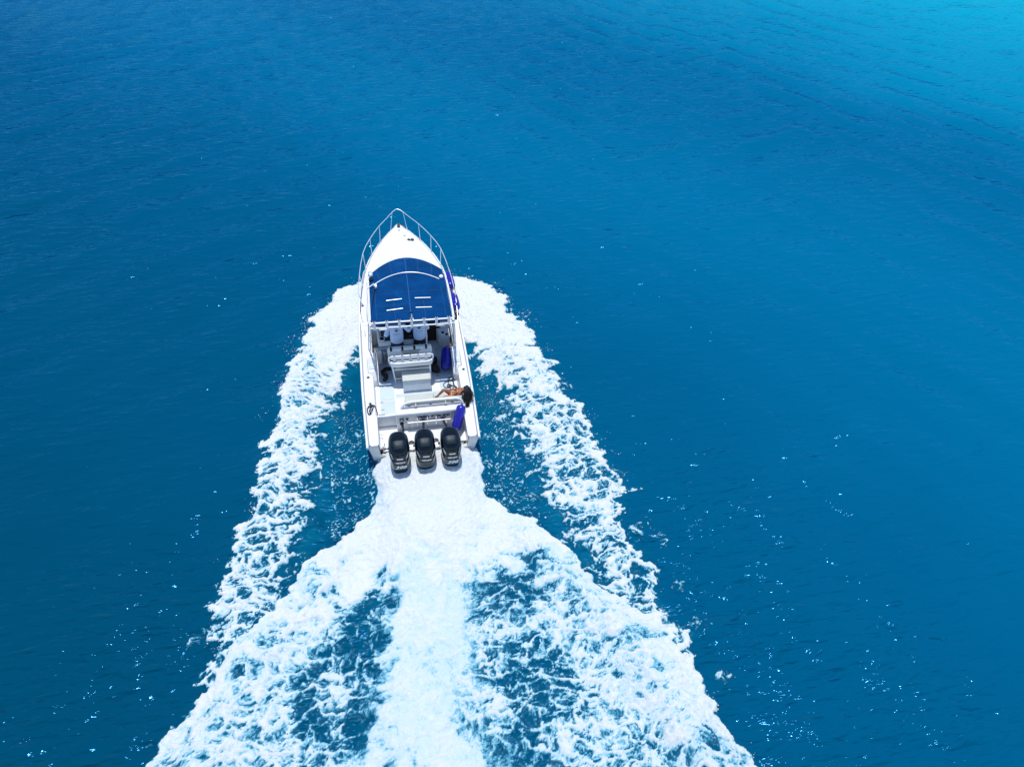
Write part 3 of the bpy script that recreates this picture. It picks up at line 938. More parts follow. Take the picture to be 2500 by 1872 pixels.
def script_line(words, x0, width, z0, h, turn=0.0):
    adv = {'B': 0.62, 'e': 0.40, 't': 0.34, 'r': 0.40, 'W': 0.95, 'h': 0.46, 'n': 0.46}
    total = sum(adv[c] if c != ' ' else 0.28 for c in words)
    k = width / total
    mbx = MB(); cx = 0.0
    for c in words:
        if c == ' ':
            cx += 0.28; continue
        for stroke in SCRIPT[c]:
            P = []
            for (u, v) in stroke:
                uu = (cx + u + 0.22 * v * h / k) * k; vv = v * h
                P.append(tuple(bulk(x0, z0, turn) @ Vector((uu, vv, 0.002))))
            Q = []
            for i in range(len(P) - 1):                # soften corners
                for f in (0.0, 0.25, 0.5, 0.75):
                    p0 = Vector(P[max(i - 1, 0)]); p1 = Vector(P[i]); p2 = Vector(P[i + 1]); p3 = Vector(P[min(i + 2, len(P) - 1)])
                    Q.append(tuple(0.5 * ((2 * p1) + (p2 - p0) * f + (2 * p0 - 5 * p1 + 4 * p2 - p3) * f * f + (3 * p1 - p0 - 3 * p2 + p3) * f ** 3)))
            Q.append(P[-1])
            mbx.tube(Q, 0.0085, 5)
        cx += adv[c]
    return mbx


script_line("Better When Wet", -0.10, 0.92, 0.785, 0.12).build("boat_name", M['navy'], boat)
text("ROAD", 0.075, bulk(0.075, 0.705, 0.02), M['navy'], "home_port", boat, space=1.1, bold=0.002)
text("HARBOUR", 0.075, bulk(0.40, 0.715, 0.02), M['navy'], "home_port", boat, space=1.1, bold=0.002)

# rod rack on the transom: rail, four tubes
o = MB(); o.tube([(-0.38, 0.90, 0.735), (0.82, 0.90, 0.735)], 0.022, 8)
rack = o.build("transom_rack", M['alu'], boat)
for x in (-0.11, 0.17, 0.42, 0.70):
    b = MB(); b.tube([(x, 0.935, 0.92), (x, 0.925, 0.58)], 0.020, 8)
    ob = b.build("rod_tube", M['chrome'], rack)
    b = MB(); b.lathe([(0.015, 0), (0.015, 0.004)], 10, Matrix.Translation((x, 0.935, 0.919))); b.build("tube_mouth", M['hole'], rack)
b = MB(); b.tube([(-0.26, 0.93, 0.70), (-0.26, 0.925, 0.44)], 0.008, 6); b.build("drain_pipe", M['steel'], boat)
for x in (-0.38, 0.82):
    b = MB(); b.tube([(x, 0.90, 0.735), (x, 0.955, 0.735)], 0.016, 6); b.build("rack_bracket", M['steel'], rack)
# raised frames moulded in the bulkhead below
for (x0, x1) in ((-0.38, 0.02), (0.10, 0.55), (0.60, 0.92)):
    b = MB()
    b.box((x0, 0.945, 0.46), (x1, 0.975, 0.475), 0.004); b.box((x0, 0.955, 0.475), (x0 + 0.015, 0.985, 0.66), 0.003); b.box((x1 - 0.015, 0.955, 0.475), (x1, 0.985, 0.66), 0.003)
    b.build("moulded_frame", M['gel'], boat)
# washdown cover, key hole, shield badge
b = MB(); b.box((-0.60, 0.983, 0.735), (-0.485, 1.0, 0.835), 0.008); o = b.build("washdown_box", M['green'], boat)
b = MB(); b.ball((-0.545, 0.978, 0.79), (0.03, 0.015, 0.036), 2); b.build("washdown_knob", M['white'], o)
b = MB(); b.lathe([(0.035, 0), (0.035, 0.012), (0.02, 0.014)], 14, Matrix.Translation((-0.385, 0.995, 0.80)) @ Matrix.Rotation(PI / 2, 4, 'X')); b.build("deck_filler", M['rubber'], boat)
b = MB(); b.prism([(0.80, 0.90), (0.90, 0.90), (0.885, 0.80), (0.85, 0.76), (0.815, 0.80)], 'y', 0.985, 0.997, 0.003); b.build("shield_badge", M['silver'], boat)
b = MB(); b.box((0.95, 0.985, 0.80), (1.03, 1.0, 0.88), 0.006); b.build("vent_cover", M['trim'], boat)


# outboards -----------------------------------------------------------------
EZ = [0.05, 0.25, 0.45, 0.62, 0.80, 0.92, 1.05, 1.18, 1.28, 1.36, 1.43, 1.485, 1.515, 1.525]
EW = [0.15, 0.185, 0.215, 0.235, 0.250, 0.260, 0.270, 0.278, 0.275, 0.262, 0.238, 0.195, 0.125, 0.04]
EF = [-0.25, -0.22, -0.14, -0.06, -0.01, 0.02, 0.04, 0.05, 0.05, 0.04, 0.02, -0.02, -0.07, -0.13]
EA = [-0.50, -0.55, -0.62, -0.665, -0.70, -0.715, -0.725, -0.725, -0.70, -0.655, -0.575, -0.46, -0.34, -0.24]


def esurf(th, z, off=0.0):
    """point on the cowling; th=0 aft, +-pi forward"""
    w = lerp(z, EZ, EW) + off; f = lerp(z, EZ, EF); a = lerp(z, EZ, EA)
    cy = (f + a) / 2; hl = (f - a) / 2 + off
    e = 2.0 / 2.9
    c, s_ = math.cos(th), math.sin(th)
    return (w * math.copysign(abs(s_) ** e, s_), cy - hl * math.copysign(abs(c) ** e, c), z)


def epatch(ths, zs, off):
    m = MB()
    m.grid([[esurf(t, z, off) for t in ths] for z in zs])
    return m


def make_outboard(px, py, with300):
    m = MB()
    n = 28
    zs = [0.05, 0.2, 0.35, 0.5, 0.62, 0.72, 0.82, 0.92, 1.0, 1.08, 1.16, 1.24, 1.30, 1.36, 1.40, 1.44, 1.47, 1.495, 1.512, 1.525]
    m.grid([[esurf(-PI + 2 * PI * k / n, z) for k in range(n)] for z in zs], closed=True)
    m.add([esurf(-PI + 2 * PI * k / n, 1.525) for k in range(n)], [tuple(range(n))])
    eng = m.build("outboard_motor", M['cowl'], boat, 60)
    L = np.linspace
    # satin top panel, trapezoid facing up and aft, in two fields
    top = MB()
    rows = []
    for t in L(0, 1, 9):
        y = -0.16 - 0.42 * t
        hw = 0.165 + 0.05 * math.sin(PI * min(1, t * 1.1)) - 0.03 * t
        row = []
        for u in L(-1, 1, 9):
            zt = 1.525
            lo, hi = 0.9, 1.525
            x = hw * u
            for _ in range(22):                    # find the cowl surface above (x, y)
                mid = (lo + hi) / 2
                w = lerp(mid, EZ, EW); f = lerp(mid, EZ, EF); a = lerp(mid, EZ, EA)
                cy = (f + a) / 2; hl = (f - a) / 2
                if (abs(x) / w) ** 2.9 + (abs(y - cy) / hl) ** 2.9 <= 1: lo = mid
                else: hi = mid
            row.append((x, y, lo + (0.010 if 0 < t < 1 and abs(u) < 1 else 0.002)))
        rows.append(row)
    top.grid(rows[:5]); o = top.build("top_panel", M['cowl'], eng, 60)
    top = MB(); top.grid(rows[4:]); top.build("rear_panel", M['satin'], eng, 60)
    # light swooshes
    for s in (1, -1):
        sw = MB()
        sw.grid([[esurf(s * (0.84 - 0.40 * t + d * (0.14 * math.sin(PI * min(1, 0.25 + t * 0.75)))), 1.30 - 0.17 * t, 0.006) for d in (-1, 0, 1)] for t in L(0, 1, 6)])
        sw.build("swoosh_decal", M['silver'], eng, 60)
    epatch(L(-0.17, 0.17, 5), (1.155, 1.205), 0.006).build("emblem_plate", M['silver'], eng, 60)
    epatch(L(-0.60, 0.60, 9), (0.985, 1.03, 1.085), 0.008).build("upper_plate", M['plate'], eng, 60)
    epatch(L(-0.60, 0.60, 9), (0.745, 0.80, 0.86, 0.94), 0.008).build("lower_plate", M['plate'], eng, 60)
    epatch(L(-0.66, 0.66, 9), (0.42, 0.5, 0.6, 0.71), 0.006).build("chaps", M['satin'], eng, 60)
    epatch(L(-1.5, 1.5, 17), (0.718, 0.732), 0.010).build("trim_line", M['silver'], eng, 60)
    dk = MB(); dk.grid([[esurf(t, z, 0.007) for t in L(-0.5, 0.5, 9)] for z in (0.34, 0.40)]); dk.build("lower_vent", M['green'], eng, 60)

    def face(z, dz=0.0):
        a = lerp(z, EZ, EA)
        sl = (lerp(z + 0.05, EZ, EA) - lerp(z - 0.05, EZ, EA)) / 0.1
        return Matrix.Translation((0, a - 0.014, z)) @ Matrix.Rotation(PI / 2 - math.atan(sl), 4, 'X')
    text("VERADO", 0.062, face(1.045), M['white'], "wordmark", eng, shear=0.2, space=1.05, bold=0.0015)
    text("Four Stroke", 0.030, face(1.005), M['white'], "small_print", eng, shear=0.2)
    if with300:
        text("300", 0.165, face(0.835), M['white'], "power_number", eng, shear=0.35, space=1.12, bold=0.006)
    # side stripes
    for s in (1, -1):
        st = MB()
        for k in range(2):
            st.grid([[esurf(s * (1.25 + 0.12 * k - 0.25 * t), 0.82 + 0.05 * k + 0.12 * t + d * 0.006, 0.005) for d in (-1, 1)] for t in L(0, 1, 4)])
        st.build("side_stripe", M['silver'], eng, 60)
    # mid section and bracket
    br = MB()
    br.box((-0.12, 0.03, 0.10), (0.12, 0.30, 0.62), 0.03)
    br.box((-0.17, 0.10, 0.52), (0.17, 0.33, 0.66), 0.02)
    br.tube([(-0.30, 0.18, 0.60), (0.30, 0.18, 0.60)], 0.035, 10)
    br.build("mount_bracket", M['rubber'], eng)
    lg = MB()
    lg.prism([(-0.30, 0.1), (-0.12, 0.1), (-0.10, -0.55), (-0.20, -0.75), (-0.42, -0.55)], 'x', -0.055, 0.055, 0.02)
    lg.build("leg", M['black'], eng)
    eng.location = (px, py, 0.0)
    return eng


make_outboard(-0.685, -0.02, True)
make_outboard(0.0, -0.02, False)
make_outboard(0.685, -0.02, True)
# steering gear and lids seen between the motors
for x in (-0.34, 0.34):
    b = MB()
    b.box((x - 0.11, 0.16, 0.52), (x + 0.11, 0.24, 0.60), 0.015)
    b.tube([(x - 0.20, 0.12, 0.56), (x + 0.20, 0.12, 0.56)], 0.03, 10)
    b.build("steering_cylinder", M['steel'], boat)
    b = MB(); b.box((x - 0.06, 0.05, 0.53), (x + 0.08, 0.15, 0.60), 0.02); b.build("steering_block", M['alu'], boat)
    b = MB(); b.lathe([(0.075, 0), (0.085, 0.02), (0.06, 0.05), (0.02, 0.06)], 16, Matrix.Translation((x + 0.01, 0.42, 0.415))); b.build("fuel_filter_cap", M['rubber'], boat)
# rigging hoses
for pts, r in (([(-0.545, 0.99, 0.66), (-0.54, 0.90, 0.665), (-0.53, 0.78, 0.72), (-0.52, 0.55, 0.86), (-0.56, 0.25, 0.98), (-0.64, 0.02, 1.0)], 0.034),
               ([(0.055, 0.985, 0.70), (0.055, 0.90, 0.70), (0.05, 0.75, 0.78), (0.03, 0.5, 0.92), (0.0, 0.2, 1.0), (0.0, 0.02, 1.0)], 0.034),
               ([(0.62, 0.985, 0.70), (0.625, 0.90, 0.70), (0.635, 0.75, 0.78), (0.66, 0.5, 0.92), (0.685, 0.2, 1.0), (0.685, 0.02, 1.0)], 0.034)):
    b = MB(); b.tube(pts, r, 10); h = b.build("rigging_hose", M['black'], boat, 60)
    p = pts[0]
    b = MB(); b.lathe([(0.058, 0), (0.058, 0.03), (0.044, 0.05)], 16, Matrix.Translation((p[0], p[1] - 0.01, p[2])) @ Matrix.Rotation(PI / 2, 4, 'X')); b.build("hose_flange", M['black'], h)
b = MB(); b.lathe([(0.10, 0), (0.10, 0.012), (0.075, 0.018)], 22, Matrix.Translation((-0.545, 0.998, 0.66)) @ Matrix.Rotation(PI / 2, 4, 'X')); b.build("hose_collar", M['alu'], boat)
# grab handles on the port side of the platform
for pts in ([(-1.19, 0.74, 0.55), (-1.12, 0.72, 0.56), (-1.08, 0.62, 0.56), (-1.07, 0.48, 0.53), (-1.11, 0.38, 0.50), (-1.17, 0.36, 0.48)], [(-1.14, 0.36, 0.44), (-1.06, 0.34, 0.46), (-1.02, 0.31, 0.40)]):
    b = MB(); b.tube(pts, 0.011, 6); b.build("grab_handle", M['steel'], boat)

# foredeck with low cabin trunk
mb = MB(); rows = []
FY = [4.72, 4.9, 5.2, 5.6, 6.0, 6.4, 6.8, 7.2, 7.5, 7.8, 8.1, 8.4, 8.7, 9.0, 9.25, 9.45, 9.62, 9.76, 9.86]
for y in FY:
    b = bg_(y) - 0.034; z = zg_(y)
    f = sstep(9.25, 7.2, y); f = float(f)
    w = max(0.02, min(b - 0.30, lerp(y, [4.7, 6, 7, 8, 9, 9.4], [1.14, 1.10, 0.92, 0.60, 0.16, 0.02])))
    row = []
    xs_ = [-1, -0.97, -0.93] + [None] * 14 + [0.93, 0.97, 1]
    us = [-1.0, -0.975, -0.93]
    inner = np.linspace(-1, 1, 15)
    pts = [(-b, z - 0.03), (-b + min(0.015, b * 0.2), z - 0.005), (-b + min(0.05, b * 0.4), z)]
    for u in inner:
        x = u * (b - min(0.09, b * 0.55))
        t = float(sstep(w + 0.09, w - 0.05, abs(x)))
        zz = z + 0.03 * (1 - (x / max(b, .05)) ** 2) + 0.24 * f * t * (1 - 0.15 * (x / max(b, .05)) ** 2)
        pts.append((x, zz))
    pts += [(b - min(0.05, b * 0.4), z), (b - min(0.015, b * 0.2), z - 0.005), (b, z - 0.03)]
    rows.append([(p[0], y, p[1]) for p in pts])
mb.grid(rows)
mb.add([(0, 9.905, zg_(9.9) + 0.01)], [])
tip = len(mb.v) - 1
n = len(rows[0]); base = (len(rows) - 1) * n
mb.f += [(base + k, base + k + 1, tip) for k in range(n - 1)]
mb.build("foredeck", M['gel'], boat, 60)
# bow fittings
b = MB()
b.box((-0.035, 9.70, 1.50), (0.035, 9.82, 1.525), 0.008); b.tube([(0, 9.60, 1.53), (0, 9.80, 1.545)], 0.022, 8)
b.box((-0.05, 9.58, 1.50), (0.05, 9.70, 1.56), 0.015)
b.build("anchor_roller", M['rubber'], boat)
b = MB(); b.tube([(0.02, 9.74, 1.535), (0.14, 9.66, 1.53), (0.24, 9.52, 1.52)], 0.009, 6); b.build("anchor_strap", M['brown'], boat)
for (x, y) in ((0.0, 9.42), (0.17, 9.08)):
    b = MB(); b.box((x - 0.035, y - 0.02, zg_(y) + 0.03), (x + 0.035, y + 0.02, zg_(y) + 0.055), 0.006); b.build("deck_fitting", M['trim'], boat)
for x in (0.30, 0.42):
    b = MB(); b.lathe([(0.052, 0), (0.05, 0.014), (0.034, 0.018)], 16, Matrix.Translation((x, 8.82, 1.475)) @ Matrix.Rotation(0.10, 4, 'Y') @ Matrix.Scale(1.15, 4, (1, 0, 0))); b.build("deck_vent", M['black'], boat)


# bow rails
RT = [(0.0, 9.96, 2.02), (0.10, 9.90, 2.01), (0.20, 9.80, 1.98), (0.42, 9.47, 1.95), (0.66, 9.08, 1.95), (0.86, 8.70, 1.935), (1.03, 8.33, 1.92), (1.18, 7.95, 1.91), (1.29, 7.55, 1.90), (1.385, 7.0, 1.85),
      (1.45, 6.42, 1.80), (1.485, 6.0, 1.75), (1.51, 5.55, 1.68), (1.51, 5.0, 1.52), (1.48, 4.5, 1.32), (1.44, 4.1, 1.17), (1.425, 3.98, 1.12)]
full = [(-p[0], p[1], p[2]) for p in reversed(RT)] + RT[1:]
b = MB(); b.tube(full, 0.0125, 8); bowrail = b.build("bow_rail", M['steel'], boat, 60)
for s in (1, -1):
    for (bx, by, ti) in ((0.32, 9.45, (0.19, 9.82, 1.985)), (0.74, 8.79, (0.67, 9.07, 1.95)), (1.05, 8.10, (1.03, 8.33, 1.92)), (1.28, 7.32, (1.29, 7.55, 1.90)), (1.40, 6.53, (1.45, 6.5, 1.805)), (1.43, 5.70, (1.505, 5.7, 1.70)), (1.44, 4.90, (1.505, 4.95, 1.505))):
        bz = zg_(by) + 0.002
        bx = min(bx, bg_(by) - 0.05)
        c = MB(); c.tube([(s * bx, by, bz), (s * ti[0], ti[1], ti[2])], 0.0105, 6)
        c.lathe([(0.03, 0), (0.028, 0.01), (0.016, 0.02)], 8, Matrix.Translation((s * bx, by, bz)))
        c.build("stanchion", M['steel'], bowrail)

# cleats, cup-shaped rod holders in the gunwales
for (x, y) in ((-1.385, 2.53), (-1.37, 1.50), (1.405, 2.53), (-1.42, 5.62)):
    z = zg_(y)
    b = MB()
    b.lathe([(0.052, 0), (0.052, 0.006), (0.036, 0.009), (0.036, 0.003)], 16, Matrix.Translation((x, y, z + 0.001)) @ Matrix.Scale(1.25, 4, (0, 1, 0)))
    o = b.build("gunwale_rod_holder", M['steel'], boat)
    b = MB(); b.lathe([(0.032, 0), (0.030, 0.004)], 14, Matrix.Translation((x, y, z + 0.0105)) @ Matrix.Scale(1.25, 4, (0, 1, 0))); b.build("holder_mouth", M['hole'], o)


def cleat(x, y, a):
    z = zg_(y)
    b = MB(); b.tube([(-0.10, 0, 0.045), (-0.05, 0, 0.05), (0.05, 0, 0.05), (0.10, 0, 0.045)], 0.011, 6); b.tube([(-0.035, 0, 0), (-0.03, 0, 0.05)], 0.010, 6); b.tube([(0.035, 0, 0), (0.03, 0, 0.05)], 0.010, 6)
    o = b.build("cleat", M['steel'], boat); o.location = (x, y, z); o.rotation_euler = (0, 0, a)


cleat(-1.34, 1.24, PI / 2); cleat(1.35, 1.20, PI / 2); cleat(1.40, 4.78, PI / 2); cleat(-1.40, 4.35, PI / 2)

# canvas top ----------------------------------------------------------------
def top_front(x): return 5.52 + 0.85 * (1 - min(1.0, abs(x - 0.03) / 1.14) ** 1.9)
def bar_y(x): return 5.26 - 0.46 * (x - 0.03) ** 2


def top_z(x, y):
    z = 2.70 - 0.035 * (x / 1.1) ** 2
    d = y - bar_y(x)
    if d > 0: z -= 0.22 * (d / 1.05) ** 1.4
    if y < 3.15: z -= 0.03 * ((3.15 - y) / 0.15) ** 2
    return z


mb = MB()
cols = np.linspace(-1, 1, 33); NR = 40


def canvas_pt(u, v, dz=0.0):
    hwid = 1.145 - 0.02 * v
    x = u * hwid
    y0 = 2.985 + 0.12 * max(0.0, (abs(u) - 0.90) / 0.10) ** 2
    y1 = top_front(x)
    y = y0 + (y1 - y0) * v
    return (x, y, top_z(x, y) + dz)


wr = np.random.RandomState(3)
topg = [[canvas_pt(u, v) for u in cols] for v in np.linspace(0, 1, NR)]
mb.grid(topg)
und = [[(p[0] * 0.985, p[1] * 0.995 + 0.012, p[2] - 0.05) for p in row] for row in topg]
k = len(mb.v)
mb.grid(und)
nc = len(cols)
ring = [(0, i) for i in range(nc)] + [(j, nc - 1) for j in range(1, NR)] + [(NR - 1, i) for i in range(nc - 2, -1, -1)] + [(j, 0) for j in range(NR - 2, 0, -1)]
for a in range(len(ring)):
    c1 = ring[a]; c2 = ring[(a + 1) % len(ring)]
    i1 = c1[0] * nc + c1[1]; i2 = c2[0] * nc + c2[1]
    mb.f.append((i1, i2, i2 + k, i1 + k))
ctop = mb.build("canvas_top", M['canvas'], boat, 50)


def ribbon(pts, w, name, m, parent, dz=0.004):
    """flat strip following the canvas; pts are (x, y)"""
    b = MB(); rows = []
    P = [Vector((p[0], p[1], 0)) for p in pts]
    for i, p in enumerate(P):
        t = (P[min(i + 1, len(P) - 1)] - P[max(i - 1, 0)]).normalized()
        nrm = Vector((-t.y, t.x, 0)) * w
        rows.append([(q.x, q.y, top_z(q.x, q.y) + dz) for q in (p - nrm, p + nrm)])
    b.grid(rows)
    return b.build(name, m, parent, 60)


ribbon([(0.02 + 0.03 * t - 0.03, 3.05 + (6.25 - 3.05) * t) for t in np.linspace(0, 1, 30)], 0.009, "seam", M['seam'], ctop)
for x0, x1 in ((-0.80, -0.92), (-0.42, -0.47), (0.36, 0.42), (0.75, 0.82)):
    ribbon([(x0 + (x1 - x0) * t, bar_y(x0) + 0.05 + (top_front(x1) - 0.07 - bar_y(x0)) * t) for t in np.linspace(0, 1, 8)], 0.006, "seam", M['faintseam'], ctop)
for yy in (3.42, 3.75, 4.32):
    ribbon([(x, yy + 0.05 * x * 0.2) for x in np.linspace(-0.95, 1.0, 14)], 0.005, "seam", M['faintseam'], ctop)
for x0 in (-0.98, 0.98, -0.46, 0.40):
    ribbon([(x0, y) for y in np.linspace(3.05, 4.5 if abs(x0) > 0.9 else 3.9, 10)], 0.005, "seam", M['faintseam'], ctop)
for (xa, ya, xb, yb) in ((-0.67, 3.965, -0.22, 3.985), (0.16, 3.985, 0.62, 3.965), (-0.68, 3.515, -0.22, 3.545), (0.15, 3.545, 0.61, 3.525)):
    b = MB(); b.tube([(xa, ya, top_z(xa, ya) + 0.012), (xb, yb, top_z(xb, yb) + 0.012)], 0.012, 8); b.build("white_strap", M['alu'], ctop)
b = MB(); b.tube([(x, bar_y(x) - 0.02, top_z(x, bar_y(x)) + 0.02) for x in np.linspace(-1.0, 0.96, 24)], 0.0145, 8); b.build("arched_bar", M['alu'], ctop)
b = MB(); b.grid([[(x, 6.22 + d, top_z(x, 6.22 + d) + 0.005) for x in np.linspace(-0.14, 0.14, 5)] for d in (0, 0.05)]); b.build("front_patch", M['seam'], ctop)
# things bolted on the top
b = MB(); b.lathe([(0.035, 0), (0.04, 0.03), (0.062, 0.045), (0.065, 0.08), (0.045, 0.11), (0.015, 0.12)], 18, Matrix.Translation((1.03, 4.92, 2.65))); b.build("gps_dome", M['alu'], boat, 60)
b = MB(); b.tube([(-1.08, 5.16, 2.62), (-1.08, 5.16, 2.76)], 0.035, 10); b.ball((-1.06, 5.12, 2.80), (0.075, 0.085, 0.075), 2); b.box((-1.14, 5.20, 2.68), (-1.03, 5.38, 2.74), 0.01); b.build("searchlight", M['steel'], boat, 60)
b = MB(); b.box((-1.13, 5.02, 2.66), (-0.99, 5.10, 2.71), 0.01); b.build("searchlight_base", M['black'], boat)
b = MB(); b.tube([(-1.20, 4.64, 2.66), (-0.98, 4.70, 2.78)], 0.017, 6); b.box((-0.99, 4.55, 2.70), (-0.90, 4.69, 2.79), 0.02); o = b.build("antenna_mount", M['alu'], boat)
b = MB(); b.tube([(-0.965, 4.60, 2.78), (-1.04, 4.1, 2.765), (-1.12, 3.44, 2.74)], [0.014, 0.010, 0.006], 6); b.build("antenna", M['black'], o)
b = MB(); b.tube([(0.0, 3.02, 2.66), (0.0, 3.04, 2.80), (0.0, 3.07, 2.90)], 0.018, 8); b.box((-0.05, 3.0, 2.69), (0.05, 3.06, 2.73), 0.01); o = b.build("stern_light", M['alu'], boat)
b = MB(); b.lathe([(0.03, 0), (0.03, 0.035), (0.02, 0.045)], 12, Matrix.Translation((0.0, 3.075, 2.90))); b.build("light_cap", M['black'], o)
# frame of the top
b = MB()
for s in (1, -1):
    b.tube([(s * 1.17, 3.0, 2.66), (s * 1.185, 3.4, 2.66), (s * 1.18, 4.4, 2.655), (s * 1.165, 5.3, 2.60), (s * 1.15, 5.5, 2.52)], 0.016, 8)
    b.tube([(s * 1.215, 3.1, 2.60), (s * 1.225, 4.3, 2.59), (s * 1.20, 5.4, 2.50)], 0.014, 8)
    b.tube([(s * 1.17, 2.97, 2.66), (s * 1.20, 3.20, 2.1), (s * 1.275, 3.53, 1.09)], 0.020, 8)
    b.tube([(s * 1.21, 3.28, 2.62), (s * 1.25, 3.40, 2.1), (s * 1.32, 3.72, 1.10)], 0.016, 8)
    b.tube([(s * 1.20, 3.24, 2.0), (s * 1.25, 3.45, 1.9), (s * 1.28, 3.60, 1.6)], 0.014, 6)
    b.tube([(s * 1.18, 5.0, 2.62), (s * 1.30, 4.9, 1.22)], 0.024, 8)
    b.tube([(s * 1.18, 4.1, 2.64), (s * 1.30, 4.05, 1.15)], 0.020, 8)
b.build("top_frame", M['alu'], boat, 60)
for s in (1, -1):
    b = MB(); b.box((min(s * 1.255, s * 1.30), 3.50, 1.083), (max(s * 1.255, s * 1.30), 3.57, 1.098), 0.004); b.build("frame_foot", M['steel'], boat)
# rocket launcher on the rear edge
b = MB()
b.tube([(-1.17, 2.95, 2.73), (1.16, 2.93, 2.73)], 0.024, 8)
b.tube([(-1.20, 2.93, 2.58), (-1.10, 2.90, 2.585), (1.10, 2.88, 2.585), (1.20, 2.91, 2.58)], 0.020, 8)
launch = b.build("rocket_launcher", M['alu'], boat, 60)
hm = MB(); hm.tube([(0, 0, 0.07), (0, -0.02, -0.21)], 0.038, 10)
hme = hm.mesh("rod_holder", M['alu'], 60)
mm = MB(); mm.lathe([(0.030, 0), (0.030, 0.005)], 10)
mme = mm.mesh("holder_mouth", M['hole'])
for i, x in enumerate(np.linspace(-1.06, 1.03, 7)):
    o = link("rod_holder", hme, launch); o.location = (x, 2.925, 2.74)
    q = link("holder_mouth", mme, launch); q.location = (x, 2.925, 2.8105)
for x in (-0.83, 0.80):
    b = MB(); b.box((x - 0.11, 2.855, 2.525), (x + 0.11, 2.90, 2.565), 0.008); b.build("spreader_light", M['alu'], launch)

# windshield and cabin front under the top
b = MB(); rows = []
for zz, dy in ((2.46, 0.0), (1.95, 0.05), (1.46, 0.08)):
    rows.append([(x, top_front(x) - 0.30 + dy - 0.10 * abs(x), zz - 0.10 * (x / 1.1) ** 2) for x in np.linspace(-1.08, 1.08, 15)])
b.grid(rows); b.build("windshield", M['glassdark'], boat, 60)
b = MB(); b.box((-1.02, 4.55, 0.49), (0.50, 4.62, 1.50), 0.02); b.box((-1.16, 4.60, 1.40), (1.16, 5.9, 1.46), 0.02); b.build("cabin_bulkhead", M['black'], boat)  # black puts the deep shade under the top into bulkhead and shelf colour
for x0, x1 in ((-1.225, -1.025), (0.92, 1.225)):
    b = MB(); b.box((x0, 4.54, 0.49), (x1, 4.61, 1.48), 0.015); b.build("side_bulkhead", M['gel'], boat)
b = MB(); b.box((0.51, 4.55, 0.50), (0.91, 4.60, 1.62), 0.01); b.build("companionway_door", M['wood'], boat)  # dark brown carries the deep reddish shade of the companionway as well

# helm console -----------------------------------------------------------------
b = MB(); b.prism([(3.86, 0.50), (3.80, 1.05), (3.84, 1.16), (4.45, 1.55), (4.54, 1.55), (4.54, 0.50)], 'x', -1.02, 0.46, 0.02); cons = b.build("helm_console", M['gel'], boat)
b = MB()
b.add([(-0.92, 3.905, 1.212), (0.38, 3.905, 1.212), (0.38, 4.42, 1.545), (-0.92, 4.42, 1.545)], [(0, 1, 2, 3)])
b.prism([(3.90, 1.20), (4.42, 1.53), (4.42, 1.555), (3.90, 1.222)], 'x', -0.92, 0.38, 0.006)
b.build("dash_panel", M['dash'], cons)
b = MB()
for x in (-1.0, 0.44):
    b.prism([(3.84, 1.17), (4.48, 1.56), (4.48, 1.66), (3.90, 1.28)], 'x', x - 0.035, x + 0.035, 0.02)
b.build("dash_cheek", M['gel'], cons)
b = MB(); b.tube([(-1.04, 3.78, 1.03), (0.46, 3.78, 1.03)], 0.06, 10); b.build("padded_bolster", M['trim'], cons, 60)
for x, y in ((-0.80, 4.12), (-0.62, 4.05), (-0.80, 3.98), (-0.70, 4.22), (-0.05, 4.10), (0.05, 4.12), (0.22, 4.10)):
    z = 1.212 + (y - 3.905) * 0.647 + 0.012
    b = MB(); b.lathe([(0.04, 0), (0.045, 0.01), (0.03, 0.014)], 14, Matrix.Translation((x, y, z)) @ Matrix.Rotation(0.57, 4, 'X')); g = b.build("gauge", M['screen'], cons)
for x in (-0.06, -0.01, 0.13, 0.17):
    b = MB(); b.box((x - 0.008, 3.96, 1.262), (x + 0.008, 3.975, 1.275), 0.002); b.build("switch_light", M['white'], cons)
b = MB(); b.lathe([(0.075, 0), (0.095, 0.06), (0.095, 0.07), (0.07, 0.07), (0.065, 0.03)], 18, Matrix.Translation((-0.90, 3.93, 1.22))); o = b.build("cup_holder", M['gel'], cons, 60)
b = MB(); b.lathe([(0.06, 0), (0.06, 0.004)], 16, Matrix.Translation((-0.90, 3.93, 1.285))); b.build("cup_well", M['hole'], o)
b = MB()
ringp = [(-0.42 + 0.19 * math.cos(a), 3.93 + 0.10 * math.sin(a), 1.42 + 0.165 * math.sin(a)) for a in np.linspace(0, 2 * PI, 25)[:-1]]
b.tube(ringp, 0.014, 6, closed=True)
for a in (0.5, 2.6, 4.7): b.tube([(-0.42, 3.95, 1.40), (-0.42 + 0.19 * math.cos(a), 3.93 + 0.10 * math.sin(a), 1.42 + 0.165 * math.sin(a))], 0.010, 6)
b.build("steering_wheel", M['black'], cons)
b = MB(); b.tube([(0.42, 3.72, 1.02), (0.43, 3.74, 1.5), (0.42, 3.9, 1.72), (0.42, 4.2, 1.74)], 0.018, 8); b.build("grab_post", M['alu'], cons)
b = MB(); b.box((-0.92, 3.60, 0.92), (-0.78, 3.70, 1.0), 0.02); b.tube([(-0.86, 3.67, 0.51), (-0.86, 3.67, 0.94)], 0.035, 8); b.build("pedestal", M['trim'], cons)
b = MB(); b.box((-1.10, 3.64, 0.50), (-0.94, 3.84, 1.02), 0.03); b.build("side_pillar", M['gel'], cons)

